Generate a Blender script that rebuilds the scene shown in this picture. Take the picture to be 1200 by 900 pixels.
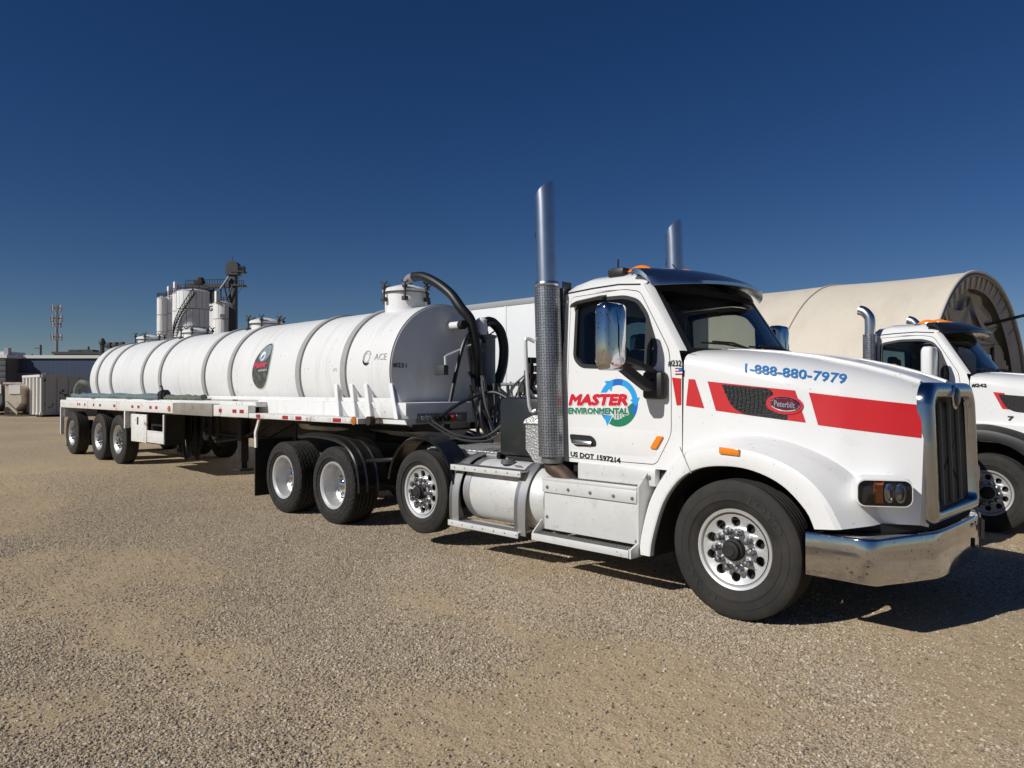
import bpy, bmesh, math, random
import numpy as np
from mathutils import Vector, Matrix
from mathutils.geometry import tessellate_polygon
random.seed(7)
rng = np.random.default_rng(7)
R = math.radians
sc = bpy.context.scene
for o in list(bpy.data.objects):
    bpy.data.objects.remove(o)
COL = sc.collection

# ------------------------------------------------------------------ camera, sky, sun, exposure
CAM = Vector((2.77, -6.43, 1.75)); YAW = 45.0; PITCH = 0.5
cd = bpy.data.cameras.new('camera'); cam = bpy.data.objects.new('camera', cd); COL.objects.link(cam)
cam.location = CAM; cam.rotation_euler = (R(90 + PITCH), 0, R(YAW))
cd.sensor_width = 36; cd.lens = 36 * 870 / 1200; cd.clip_start = 0.05; cd.clip_end = 6000
sc.camera = cam
SUN_EL, SUN_AZ = 34.5, 13.0                      # light travels towards +Y, turned AZ degrees towards +X
L = Vector((math.sin(R(SUN_AZ)) * math.cos(R(SUN_EL)), math.cos(R(SUN_AZ)) * math.cos(R(SUN_EL)), -math.sin(R(SUN_EL))))
w = bpy.data.worlds.new('World'); sc.world = w; w.use_nodes = True
nt = w.node_tree; nt.nodes.clear()
sky = nt.nodes.new('ShaderNodeTexSky'); sky.sky_type = 'NISHITA'; sky.sun_disc = False
sky.sun_elevation = R(SUN_EL); sky.sun_rotation = math.atan2(-L.x, -L.y)
sky.altitude = 1600; sky.air_density = 0.95; sky.dust_density = 0.2; sky.ozone_density = 3.0
hsv = nt.nodes.new('ShaderNodeHueSaturation'); hsv.inputs['Hue'].default_value = .512; hsv.inputs['Saturation'].default_value = 1.28; hsv.inputs['Value'].default_value = 1.10
bg = nt.nodes.new('ShaderNodeBackground'); bg.inputs['Strength'].default_value = 0.05
wo = nt.nodes.new('ShaderNodeOutputWorld')
nt.links.new(sky.outputs[0], hsv.inputs['Color']); nt.links.new(hsv.outputs[0], bg.inputs[0]); nt.links.new(bg.outputs[0], wo.inputs[0])
sd = bpy.data.lights.new('sun', 'SUN'); sd.energy = 5.0; sd.angle = R(0.5); sd.color = (1.0, 0.97, 0.915)
so = bpy.data.objects.new('sun', sd); COL.objects.link(so); so.rotation_euler = L.to_track_quat('-Z', 'Y').to_euler(); so.location = (-5, -30, 25)
vs = sc.view_settings; vs.view_transform = 'Standard'; vs.look = 'None'; vs.gamma = 1; vs.exposure = -0.37; vs.use_curve_mapping = False

# ------------------------------------------------------------------ helpers: tagging
def tag(o, label=None, cat=None, group=None, kind=None):
    if label: o['label'] = label
    if cat: o['category'] = cat
    if group: o['group'] = group
    if kind: o['kind'] = kind
    return o
def thing(name, label, cat, loc=(0, 0, 0), rz=0, group=None):
    o = bpy.data.objects.new(name, None); COL.objects.link(o); o.location = loc; o.rotation_euler = (0, 0, rz)
    o.empty_display_size = 0.2
    return tag(o, label, cat, group)
def wthing(name, label, cat, loc, group=None):
    """a thing whose parts are built in world coordinates"""
    o = thing(name, label, cat, loc, 0, group); o['world_built'] = True; return o
def copy_tree(o, parent=None, label=None, loc=None, rz=None):
    c = o.copy(); COL.objects.link(c)
    if parent is not None: c.parent = parent
    if label: c['label'] = label
    if loc is not None: c.location = loc
    if rz is not None: c.rotation_euler = (0, 0, rz)
    for ch in list(o.children): copy_tree(ch, c)
    return c

# ------------------------------------------------------------------ helpers: mesh builder
def crom(pts, n=8, closed=False):
    P = [Vector(p) for p in pts]; out = []; m = len(P)
    segs = m if closed else m - 1
    for i in range(segs):
        if closed: a, b, c, d = P[(i-1) % m], P[i], P[(i+1) % m], P[(i+2) % m]
        else: a, b, c, d = P[max(i-1, 0)], P[i], P[i+1], P[min(i+2, m-1)]
        for k in range(n):
            t = k / n
            out.append(0.5 * ((2*b) + (c - a)*t + (2*a - 5*b + 4*c - d)*t*t + (3*b - a - 3*c + d)*t**3))
    if not closed: out.append(P[-1])
    return out
def resample(pts, n):
    P = [Vector(p) for p in pts]; d = [0]
    for a, b in zip(P, P[1:]): d.append(d[-1] + (b - a).length)
    out = []
    for k in range(n):
        t = d[-1] * k / (n - 1); i = 0
        while i < len(d) - 2 and d[i+1] < t: i += 1
        f = (t - d[i]) / max(d[i+1] - d[i], 1e-9); out.append(P[i].lerp(P[i+1], min(max(f, 0), 1)))
    return out
def interp(x, xs, ys): return float(np.interp(x, xs, ys))
class MB:
    def __init__(s): s.v = []; s.f = []
    def add(s, vs_, fs_):
        b = len(s.v); s.v += [tuple(p) for p in vs_]; s.f += [tuple(i + b for i in q) for q in fs_]; return s
    def box(s, x0, x1, y0, y1, z0, z1, bev=0.0, seg=2):
        bm = bmesh.new(); bmesh.ops.create_cube(bm, size=1)
        for q in bm.verts: q.co = Vector((x0 + (q.co.x + .5)*(x1-x0), y0 + (q.co.y + .5)*(y1-y0), z0 + (q.co.z + .5)*(z1-z0)))
        if bev: bmesh.ops.bevel(bm, geom=bm.edges[:], offset=bev, segments=seg, profile=.5, affect='EDGES')
        return s.bm(bm)
    def bm(s, bm):
        bm.verts.index_update(); s.add([q.co for q in bm.verts], [[q.index for q in f.verts] for f in bm.faces]); bm.free(); return s
    def obox(s, c, ax, ay, az, bev=0.0):
        """box with centre c and half-axis vectors"""
        bm = bmesh.new(); bmesh.ops.create_cube(bm, size=2)
        c, ax, ay, az = map(Vector, (c, ax, ay, az))
        for q in bm.verts: q.co = c + ax*q.co.x + ay*q.co.y + az*q.co.z
        if bev: bmesh.ops.bevel(bm, geom=bm.edges[:], offset=bev, segments=2, profile=.5, affect='EDGES')
        return s.bm(bm)
    def rings(s, rs, closed=True, cap0=False, cap1=False):
        n = len(rs[0]); vs_ = [p for r in rs for p in r]; fs_ = []
        for i in range(len(rs) - 1):
            for k in range(n if closed else n - 1):
                k2 = (k + 1) % n; fs_.append((i*n + k, i*n + k2, (i+1)*n + k2, (i+1)*n + k))
        if cap0: fs_.append(tuple(reversed(range(n))))
        if cap1: fs_.append(tuple((len(rs)-1)*n + k for k in range(n)))
        return s.add(vs_, fs_)
    def tube(s, path, r, n=8, caps=True, smooth=0):
        P = [Vector(p) for p in path]
        if smooth: P = crom(P, smooth)
        rs = []; prev = None
        for i, p in enumerate(P):
            t = (P[min(i+1, len(P)-1)] - P[max(i-1, 0)]).normalized()
            if prev is None:
                u = t.cross(Vector((0, 0, 1)));  u = u if u.length > 1e-3 else t.cross(Vector((1, 0, 0)))
            else: u = prev - t * prev.dot(t)
            u.normalize(); prev = u; v = t.cross(u)
            rr = r[min(i, len(r)-1)] if isinstance(r, (list, tuple)) else r
            rs.append([p + rr*(math.cos(2*math.pi*k/n)*u + math.sin(2*math.pi*k/n)*v) for k in range(n)])
        return s.rings(rs, True, caps, caps)
    def cyl(s, p0, p1, r0, r1=None, n=16, caps=True):
        return s.tube([p0, p1], [r0, r0 if r1 is None else r1], n, caps)
    def lathe(s, prof, origin=(0, 0, 0), axis='y', n=32, a0=0, a1=None, cap0=False, cap1=False):
        """prof: (radius, height along axis)"""
        o = Vector(origin); rs = []; full = a1 is None
        a1 = a0 + 2*math.pi if full else a1; m = n if full else n + 1
        for r, h in prof:
            ring = []
            for k in range(m):
                a = a0 + (a1 - a0)*k/n; c, q = r*math.cos(a), r*math.sin(a)
                ring.append(o + Vector({'x': (h, c, q), 'y': (c, h, q), 'z': (c, q, h)}[axis]))
            rs.append(ring)
        return s.rings(rs, full, cap0, cap1)
    def plate(s, poly, holes, fn, back=None):
        """polygon with holes (2-D points) -> sheet through fn(a,b); back(a,b) makes it a closed plate"""
        loops = [poly] + list(holes)
        tri = tessellate_polygon([[Vector((p[0], p[1], 0)) for p in l] for l in loops])
        pts = [p for l in loops for p in l]
        s.add([fn(*p[:2]) for p in pts], tri)
        if back:
            s.add([back(*p[:2]) for p in pts], [t[::-1] for t in tri]); b = 0
            for l in loops:
                n = len(l); vs_ = [fn(*p[:2]) for p in l] + [back(*p[:2]) for p in l]
                s.add(vs_, [(k, (k+1) % n, n + (k+1) % n, n + k) for k in range(n)]); b += n
        return s
    def prism(s, poly, axis, a0, a1, holes=()):
        def m(a): return {'y': lambda p, q: (p, a, q), 'x': lambda p, q: (a, p, q), 'z': lambda p, q: (p, q, a)}[axis]
        return s.plate(poly, holes, m(a0), m(a1))
    def grid(s, nu, nv, fn):
        vs_ = [fn(i/(nu-1), j/(nv-1)) for i in range(nu) for j in range(nv)]
        return s.add(vs_, [(i*nv + j, (i+1)*nv + j, (i+1)*nv + j + 1, i*nv + j + 1) for i in range(nu-1) for j in range(nv-1)])
    def xf(s, fn): s.v = [tuple(fn(Vector(p))) for p in s.v]; return s
    def mirror(s):
        s.add([(p[0], -p[1], p[2]) for p in s.v], [q[::-1] for q in s.f]); return s
    def build(s, name, m, parent=None, ang=35, bevel=0, loc=None, recalc=True, subd=0):
        me = bpy.data.meshes.new(name); me.from_pydata(s.v, [], s.f); me.update()
        if recalc:
            bm = bmesh.new(); bm.from_mesh(me)
            bmesh.ops.remove_doubles(bm, verts=bm.verts[:], dist=1e-5)
            bmesh.ops.recalc_face_normals(bm, faces=bm.faces[:]); bm.to_mesh(me); bm.free()
        if ang:
            me.shade_smooth(); me.set_sharp_from_angle(angle=R(ang))
        me.materials.append(m if not isinstance(m, str) else MAT[m])
        o = bpy.data.objects.new(name, me); COL.objects.link(o)
        if parent is not None:
            o.parent = parent
            if parent.type == 'EMPTY' and parent.get('world_built'): o.matrix_parent_inverse = Matrix.Translation(-parent.location)
        if loc is not None: o.location = loc
        if bevel:
            b = o.modifiers.new('bevel', 'BEVEL'); b.width = bevel; b.segments = 2; b.limit_method = 'ANGLE'; b.angle_limit = R(40)
        if subd:
            b = o.modifiers.new('sub', 'SUBSURF'); b.levels = subd; b.render_levels = subd
        return o
def rrect(x0, x1, z0, z1, r, n=5, r2=None):
    """rounded rectangle; r for bottom corners, r2 for top"""
    r2 = r if r2 is None else r2; out = []
    for cx, cz, a, q in ((x1, z0, -90, r), (x1, z1, 0, r2), (x0, z1, 90, r2), (x0, z0, 180, r)):
        sx = -1 if cx == x1 else 1; sz = 1 if cz == z0 else -1
        for k in range(n + 1):
            t = R(a + 90*k/n); out.append((cx + sx*q + q*math.cos(t), cz + sz*q + q*math.sin(t)))
    return out
def roundpoly(P, r, n=4):
    out = []; m = len(P)
    for i in range(m):
        a, b, c = Vector(P[i-1]), Vector(P[i]), Vector(P[(i+1) % m])
        rr = r[i] if isinstance(r, (list, tuple)) else r
        rr = min(rr, (a-b).length*.48, (c-b).length*.48)
        p, q = b + (a-b).normalized()*rr, b + (c-b).normalized()*rr
        for k in range(n + 1):
            t = k/n; out.append(tuple((1-t)**2*p + 2*t*(1-t)*b + t*t*q))
    return out
def ellipse(cx, cz, a, b, n=28): return [(cx + a*math.cos(2*math.pi*k/n), cz + b*math.sin(2*math.pi*k/n)) for k in range(n)]
TEXT = {}
def text_mesh(s, bold=0.0, res=2):
    key = (s, bold)
    if key not in TEXT:
        cu = bpy.data.curves.new('t', 'FONT'); cu.body = s; cu.offset = bold; cu.resolution_u = res; cu.fill_mode = 'FRONT'
        o = bpy.data.objects.new('t', cu); COL.objects.link(o)
        dg = bpy.context.evaluated_depsgraph_get(); me = bpy.data.meshes.new_from_object(o.evaluated_get(dg))
        v = np.array([q.co[:2] for q in me.vertices]); f = [tuple(p.vertices) for p in me.polygons]
        lo, hi = v.min(0), v.max(0); v = (v - lo)/(hi - lo)
        TEXT[key] = (v, f); bpy.data.objects.remove(o); bpy.data.meshes.remove(me); bpy.data.curves.remove(cu)
    return TEXT[key]
def text(mb, s, corners, fn, bold=0.0, shear=0.0, out=(0, -1, 0)):
    """corners: bottom-left, bottom-right, top-right, top-left in (a,b); fn(a,b)->3-D. Bold strokes come from stacked,
    slightly shifted copies of the glyphs, each a hair further out so that no two lie in one plane"""
    v, f = text_mesh(s, 0.0); A, B, C, D = [np.array(c, float) for c in corners]; hgt = np.linalg.norm(D - A); wid = np.linalg.norm(B - A)
    offs = [(0, 0)] if bold <= 0 else [(0, 0)] + [(bold*math.cos(q), bold*math.sin(q)) for q in np.arange(0, 2*math.pi, math.pi/4)]
    for k, (ox, oy) in enumerate(offs):
        pts = []; d = Vector(out)*(.00022*k); m = bold
        for x, y in v:
            y2 = m + y*(1 - 2*m) + oy; x2 = (m*hgt + x*(wid - 2*m*hgt) + ox*hgt)/wid + shear*y
            p = (1-y2)*((1-x2)*A + x2*B) + y2*((1-x2)*D + x2*C); pts.append(Vector(fn(p[0], p[1])) + d)
        mb.add(pts, f)
    return mb
def subdivide_poly(poly, step, holes=()):
    """fine flat mesh of a 2-D polygon, so it can follow a curved skin"""
    bm = bmesh.new(); loops = [poly] + list(holes)
    tri = tessellate_polygon([[Vector((p[0], p[1], 0)) for p in l] for l in loops])
    vv = [bm.verts.new((p[0], p[1], 0)) for l in loops for p in l]
    for t in tri:
        try: bm.faces.new([vv[i] for i in t])
        except ValueError: pass
    xs = [p[0] for p in poly]; zs = [p[1] for p in poly]
    for ax, lo, hi in ((0, min(xs), max(xs)), (1, min(zs), max(zs))):
        t = math.ceil(lo/step)*step
        while t < hi:
            no = [0, 0, 0]; no[ax] = 1; co = [0, 0, 0]; co[ax] = t
            bmesh.ops.bisect_plane(bm, geom=bm.verts[:] + bm.edges[:] + bm.faces[:], plane_co=co, plane_no=no); t += step
    bm.verts.index_update(); r = [tuple(q.co[:2]) for q in bm.verts], [[q.index for q in f.verts] for f in bm.faces]; bm.free()
    return r
def skin(mb, poly, fn, step=.08, holes=()):
    v, f = subdivide_poly(poly, step, holes); return mb.add([fn(a, b) for a, b in v], f)

# ------------------------------------------------------------------ materials
MAT = {}
def mat(name, col, rough=.5, metal=0, noise=None, bump=None, coat=0, dirt=None, spec=.5, rnoise=0, speck=None):
    """noise=(scale, amount) brightness mottling; bump=(kind, scale, strength); dirt=(colour, scale, lo, hi, amount)"""
    m = bpy.data.materials.new(name); m.use_nodes = True; n = m.node_tree.nodes; l = m.node_tree.links
    b = n['Principled BSDF']; b.inputs['Base Color'].default_value = (*col, 1); b.inputs['Roughness'].default_value = rough
    b.inputs['Metallic'].default_value = metal; b.inputs['Coat Weight'].default_value = coat; b.inputs['Coat Roughness'].default_value = .06
    b.inputs['Specular IOR Level'].default_value = spec
    tc = n.new('ShaderNodeTexCoord'); cur = None
    if noise or dirt or bump or rnoise:
        pass
    if noise:
        t = n.new('ShaderNodeTexNoise'); t.inputs['Scale'].default_value = noise[0]; t.inputs['Detail'].default_value = 6; t.inputs['Roughness'].default_value = .62
        l.new(tc.outputs['Object'], t.inputs['Vector'])
        mr = n.new('ShaderNodeMapRange'); mr.inputs[1].default_value = .25; mr.inputs[2].default_value = .75
        mr.inputs[3].default_value = 1 - noise[1]; mr.inputs[4].default_value = 1 + noise[1]*.6; l.new(t.outputs['Fac'], mr.inputs[0])
        mx = n.new('ShaderNodeMix'); mx.data_type = 'RGBA'; mx.blend_type = 'MULTIPLY'; mx.inputs['Factor'].default_value = 1
        mx.inputs[6].default_value = (*col, 1); l.new(mr.outputs[0], mx.inputs[7]); cur = mx.outputs[2]
    if dirt:
        t = n.new('ShaderNodeTexNoise'); t.inputs['Scale'].default_value = dirt[1]; t.inputs['Detail'].default_value = 8; t.inputs['Roughness'].default_value = .7
        if len(dirt) > 5:
            mp = n.new('ShaderNodeMapping'); mp.inputs['Scale'].default_value = dirt[5]; l.new(tc.outputs['Object'], mp.inputs['Vector']); l.new(mp.outputs[0], t.inputs['Vector'])
        else: l.new(tc.outputs['Object'], t.inputs['Vector'])
        mr = n.new('ShaderNodeMapRange'); mr.inputs[1].default_value = dirt[2]; mr.inputs[2].default_value = dirt[3]; mr.inputs[3].default_value = 0; mr.inputs[4].default_value = dirt[4]
        l.new(t.outputs['Fac'], mr.inputs[0])
        mx = n.new('ShaderNodeMix'); mx.data_type = 'RGBA'; l.new(mr.outputs[0], mx.inputs[0])
        if cur: l.new(cur, mx.inputs[6])
        else: mx.inputs[6].default_value = (*col, 1)
        mx.inputs[7].default_value = (*dirt[0], 1); cur = mx.outputs[2]
        m2 = n.new('ShaderNodeMapRange'); m2.inputs[3].default_value = rough; m2.inputs[4].default_value = min(1, rough + .45); l.new(mr.outputs[0], m2.inputs[0]); l.new(m2.outputs[0], b.inputs['Roughness'])
    if speck:
        t = n.new('ShaderNodeTexNoise'); t.inputs['Scale'].default_value = speck[1]; t.inputs['Detail'].default_value = 2; l.new(tc.outputs['Object'], t.inputs['Vector'])
        t2 = n.new('ShaderNodeTexNoise'); t2.inputs['Scale'].default_value = 2.3; l.new(tc.outputs['Object'], t2.inputs['Vector'])
        am = n.new('ShaderNodeMath'); am.operation = 'MULTIPLY_ADD'; am.inputs[1].default_value = .22; l.new(t2.outputs['Fac'], am.inputs[0]); l.new(t.outputs['Fac'], am.inputs[2])
        mr = n.new('ShaderNodeMapRange'); mr.inputs[1].default_value = speck[2]; mr.inputs[2].default_value = speck[2] + .03; mr.inputs[3].default_value = 0; mr.inputs[4].default_value = speck[3]; l.new(am.outputs[0], mr.inputs[0])
        mx = n.new('ShaderNodeMix'); mx.data_type = 'RGBA'; l.new(mr.outputs[0], mx.inputs[0])
        if cur: l.new(cur, mx.inputs[6])
        else: mx.inputs[6].default_value = (*col, 1)
        mx.inputs[7].default_value = (*speck[0], 1); cur = mx.outputs[2]
    if cur: l.new(cur, b.inputs['Base Color'])
    if bump:
        kind, scale, st = bump[:3]; bp = n.new('ShaderNodeBump'); bp.inputs['Strength'].default_value = st; bp.inputs['Distance'].default_value = .01
        if kind == 'noise':
            t = n.new('ShaderNodeTexNoise'); t.inputs['Scale'].default_value = scale; t.inputs['Detail'].default_value = 5; h = t.outputs['Fac']
        else:
            t = n.new('ShaderNodeTexVoronoi'); t.inputs['Scale'].default_value = scale; h = t.outputs['Distance']
        if len(bump) > 3:
            mp = n.new('ShaderNodeMapping'); mp.inputs['Scale'].default_value = bump[3]; l.new(tc.outputs['Object'], mp.inputs['Vector']); l.new(mp.outputs[0], t.inputs['Vector'])
        else: l.new(tc.outputs['Object'], t.inputs['Vector'])
        l.new(h, bp.inputs['Height']); l.new(bp.outputs[0], b.inputs['Normal'])
    MAT[name] = m; return m
DUST = (.32, .25, .17)
mat('white_paint', (.80, .80, .79), .32, coat=.5, noise=(2.2, .03), dirt=(DUST, 3.0, .58, .80, .2), speck=((.25, .23, .2), 34, .835, .5))
mat('white_fender', (.78, .78, .77), .38, coat=.3, noise=(2.5, .04), dirt=(DUST, 5.0, .58, .78, .3), speck=((.16, .14, .12), 42, .825, .7))
mat('tank_white', (.77, .77, .76), .45, noise=(1.3, .05), dirt=((.36, .32, .27), 1.0, .53, .74, .42, (7, 1.2, .7)), speck=((.30, .27, .23), 16, .82, .5), bump=('noise', 1.1, .10))
mat('rail_white', (.74, .73, .70), .5, noise=(3, .08), dirt=((.22, .11, .05), 4.2, .60, .70, .85), speck=((.13, .09, .06), 26, .785, .8))
mat('rust', (.045, .030, .021), .9, noise=(5, .5))
mat('rust_grey', (.27, .245, .21), .8, noise=(4, .25), dirt=((.13, .07, .035), 3, .55, .7, .8))
mat('band_grey', (.36, .36, .35), .7, noise=(6, .12))
mat('chrome', (.60, .60, .61), .07, 1, dirt=((.28, .245, .21), 5, .48, .76, .40), speck=((.10, .09, .08), 40, .79, .8))
mat('chrome_clean', (.72, .72, .74), .05, 1)
mat('nut_grey', (.30, .30, .31), .3, .9)
mat('grille_chrome', (.46, .47, .49), .12, 1, dirt=((.25, .22, .19), 5, .48, .76, .35))
mat('bar_grey', (.16, .16, .165), .4, .8)
mat('dull_chrome', (.66, .67, .69), .27, 1, noise=(8, .1))
mat('polished_alu', (.70, .70, .69), .40, .55, noise=(9, .08), dirt=((.30, .26, .21), 5, .52, .76, .35))
mat('alu', (.55, .55, .54), .42, .8, noise=(6, .12), dirt=(DUST, 7, .55, .75, .3))
mat('alu_dark', (.22, .22, .22), .5, .6, noise=(6, .15))
mat('step_white', (.68, .68, .66), .45, .15, noise=(5, .07), dirt=((.33, .29, .24), 6, .56, .74, .5), speck=((.12, .11, .10), 48, .815, .7))
mat('tread_plate', (.5, .5, .49), .42, .6, bump=('voronoi', 48, .7), noise=(8, .15))
mat('perforated', (.36, .37, .39), .36, .85, noise=(5, .25))
mat('exhaust_brown', (.12, .085, .065), .6, .6, noise=(6, .3))
mat('rubber', (.018, .017, .0155), .78, noise=(9, .2), dirt=((.075, .062, .046), 4, .42, .75, .45))
mat('rubber_dusty', (.022, .021, .019), .8, noise=(8, .2), dirt=((.09, .075, .057), 3, .42, .72, .45))
mat('rubber_letter', (.030, .028, .025), .7)
mat('tread', (.017, .016, .015), .85, bump=('voronoi', 26, .8), dirt=((.075, .062, .046), 6, .45, .74, .4))
mat('black_paint', (.012, .012, .013), .28, coat=.4, dirt=((.10, .09, .075), 5, .55, .8, .3))
mat('black_plastic', (.016, .016, .017), .5, noise=(8, .15))
mat('black_frame', (.010, .010, .010), .7, dirt=((.06, .045, .03), 3, .5, .75, .6))
mat('hose_black', (.010, .010, .011), .45)
mat('hose_grey', (.09, .09, .09), .5)
mat('dark_box', (.020, .023, .024), .35, dirt=((.08, .075, .06), 4, .55, .8, .3))
mat('red_vinyl', (.56, .018, .022), .38, noise=(2, .04))
mat('blue_vinyl', (.035, .19, .47), .4)
mat('logo_red', (.62, .012, .03), .4); mat('logo_green', (.012, .20, .10), .4); mat('logo_blue', (.015, .14, .52), .4)
mat('logo_cyan', (.02, .34, .74), .4); mat('logo_white', (.8, .8, .8), .4); mat('text_black', (.012, .012, .014), .5)
mat('text_grey', (.36, .35, .34), .6); mat('pale_mark', (.60, .60, .585), .6)
mat('amber', (.85, .24, .012), .18, coat=.6); mat('amber_dark', (.48, .15, .02), .3)
mat('red_lens', (.42, .012, .016), .2); mat('tape_red', (.36, .02, .03), .35); mat('tape_white', (.62, .62, .62), .35)
mat('lamp_grey', (.07, .07, .072), .35, .5)
mat('badge_red', (.13, .006, .010), .25, coat=.5)
mat('mesh_black', (.010, .010, .011), .65, 0, bump=('voronoi', 60, .4))
mat('grille_mesh', (.05, .048, .045), .6, .4)
mat('interior', (.008, .008, .009), .8); mat('interior_grey', (.035, .035, .035), .8); mat('interior_tan', (.19, .175, .14), .8)
mat('flap', (.007, .007, .007), .75)
mat('tent', (.66, .595, .49), .8, noise=(.6, .07), bump=('noise', 1.0, .5), dirt=((.40, .34, .26), .5, .5, .75, .35, (2.5, 1, .35)))
mat('tent_end', (.40, .375, .345), .85, noise=(.8, .15), bump=('noise', 1.5, .3)); mat('tent_liner', (.34, .345, .36), .8, noise=(1, .2))
mat('strap', (.62, .60, .56), .7); mat('van_white', (.76, .77, .77), .42, noise=(.7, .03), dirt=((.45, .43, .4), 1.0, .52, .76, .3, (3, 3, .4)))
mat('van_grey', (.33, .34, .35), .5)
mat('silo_white', (.78, .78, .77), .6, noise=(.25, .06)); mat('silo_joint', (.34, .34, .34), .7)
mat('steel_dark', (.065, .067, .07), .6, .3, noise=(.5, .2)); mat('steel_grey', (.24, .25, .26), .6, .3)
mat('navy_wall', (.03, .055, .11), .6, noise=(.2, .12)); mat('grey_wall', (.11, .115, .12), .7, noise=(.3, .1)); mat('tan_wall', (.21, .175, .135), .8)
mat('trim_white', (.62, .62, .60), .6); mat('container_white', (.66, .64, .60), .6, noise=(1, .08), dirt=((.20, .11, .05), 1.1, .6, .74, .7))
mat('container_shaded', (.37, .37, .37), .65, noise=(.8, .08), dirt=((.11, .06, .03), 1.3, .6, .75, .7)); mat('hopper_tan', (.50, .44, .36), .7, dirt=((.17, .11, .07), 1.5, .5, .72, .7))  # container sides: shade on the white box put into a grey base colour
mat('hose_green', (.115, .135, .105), .7, noise=(6, .25), bump=('noise', 30, .3)); mat('hose_blue', (.13, .185, .20), .75, noise=(5, .3), bump=('noise', 14, .6))
mat('cone_red', (.46, .045, .045), .55); mat('wood', (.22, .13, .07), .75, noise=(5, .3))
def dots(name, scale, lo, hi, dark):
    m = MAT[name]; n = m.node_tree.nodes; l = m.node_tree.links; b = n['Principled BSDF']; tc = n.new('ShaderNodeTexCoord')
    v = n.new('ShaderNodeTexVoronoi'); v.inputs['Scale'].default_value = scale; v.inputs['Randomness'].default_value = .15; l.new(tc.outputs['Object'], v.inputs['Vector'])
    r = n.new('ShaderNodeMapRange'); r.inputs[1].default_value = lo; r.inputs[2].default_value = hi; l.new(v.outputs['Distance'], r.inputs[0])
    mx = n.new('ShaderNodeMix'); mx.data_type = 'RGBA'; mx.inputs[6].default_value = (*dark, 1); l.new(r.outputs[0], mx.inputs[0])
    src = b.inputs['Base Color'].links
    if src: l.new(src[0].from_socket, mx.inputs[7])
    else: mx.inputs[7].default_value = b.inputs['Base Color'].default_value
    l.new(mx.outputs[2], b.inputs['Base Color'])
def perforate(name, xc, slope, z0, yc, r, pitch):
    m = MAT[name]; n = m.node_tree.nodes; l = m.node_tree.links; b = n['Principled BSDF']; tc = n.new('ShaderNodeTexCoord'); sx = n.new('ShaderNodeSeparateXYZ'); l.new(tc.outputs['Object'], sx.inputs[0])
    def mt(op, a, c=None, d=None):
        q = n.new('ShaderNodeMath'); q.operation = op
        for k, e in enumerate((a, c, d)):
            if e is None: continue
            if isinstance(e, (int, float)): q.inputs[k].default_value = e
            else: l.new(e, q.inputs[k])
        return q.outputs[0]
    x = mt('SUBTRACT', sx.outputs[0], mt('MULTIPLY_ADD', sx.outputs[2], slope, xc - slope*z0)); y = mt('SUBTRACT', mt('ABSOLUTE', sx.outputs[1]), yc)
    cx = n.new('ShaderNodeCombineXYZ'); l.new(mt('MULTIPLY', mt('ARCTAN2', y, x), r), cx.inputs[0]); l.new(sx.outputs[2], cx.inputs[1])
    v = n.new('ShaderNodeTexVoronoi'); v.voronoi_dimensions = '2D'; v.inputs['Scale'].default_value = 1/pitch; v.inputs['Randomness'].default_value = .3; l.new(cx.outputs[0], v.inputs['Vector'])
    r_ = n.new('ShaderNodeMapRange'); r_.inputs[1].default_value = .18; r_.inputs[2].default_value = .34; l.new(v.outputs['Distance'], r_.inputs[0])
    mx = n.new('ShaderNodeMix'); mx.data_type = 'RGBA'; mx.inputs[6].default_value = (.05, .05, .05, 1); l.new(r_.outputs[0], mx.inputs[0]); l.new(b.inputs['Base Color'].links[0].from_socket, mx.inputs[7]); l.new(mx.outputs[2], b.inputs['Base Color'])
perforate('perforated', -1.985, -.0382, 1.10, 1.13, .128, .026)
dots('grille_mesh', 46, .22, .42, (.004, .004, .004))
def glass(name, tint, ior=1.45):
    m = bpy.data.materials.new(name); m.use_nodes = True; n = m.node_tree.nodes; l = m.node_tree.links; n.clear()
    o = n.new('ShaderNodeOutputMaterial'); t = n.new('ShaderNodeBsdfTransparent'); t.inputs[0].default_value = (*tint, 1)
    g = n.new('ShaderNodeBsdfGlossy'); g.inputs['Roughness'].default_value = .015; fr = n.new('ShaderNodeFresnel'); fr.inputs[0].default_value = ior
    mx = n.new('ShaderNodeMixShader'); l.new(fr.outputs[0], mx.inputs[0]); l.new(t.outputs[0], mx.inputs[1]); l.new(g.outputs[0], mx.inputs[2]); l.new(mx.outputs[0], o.inputs[0])
    MAT[name] = m
glass('glass', (.50, .54, .51)); glass('windscreen', (.66, .70, .68)); glass('lens_glass', (.75, .75, .75))

def ground_z(x, y):
    s = np.clip((-x - 7.5)/6.5, 0, 1); s = s*s*(3-2*s)
    t = np.clip((y - 1.6)/3.5, 0, 1); t = t*t*(3-2*t)
    g = .20*s*(1 - t) - .17*t*(1 - s) + .10*s*t
    near = np.exp(-((x-1)/11)**2 - ((y+2)/9)**2)
    g += near*(.012*np.sin(x*1.7 + y*.9) + .010*np.sin(x*.8 - y*2.1 + 1) + .006*np.sin(x*4.1 + 2*np.sin(y*2.7)))
    return g

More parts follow.
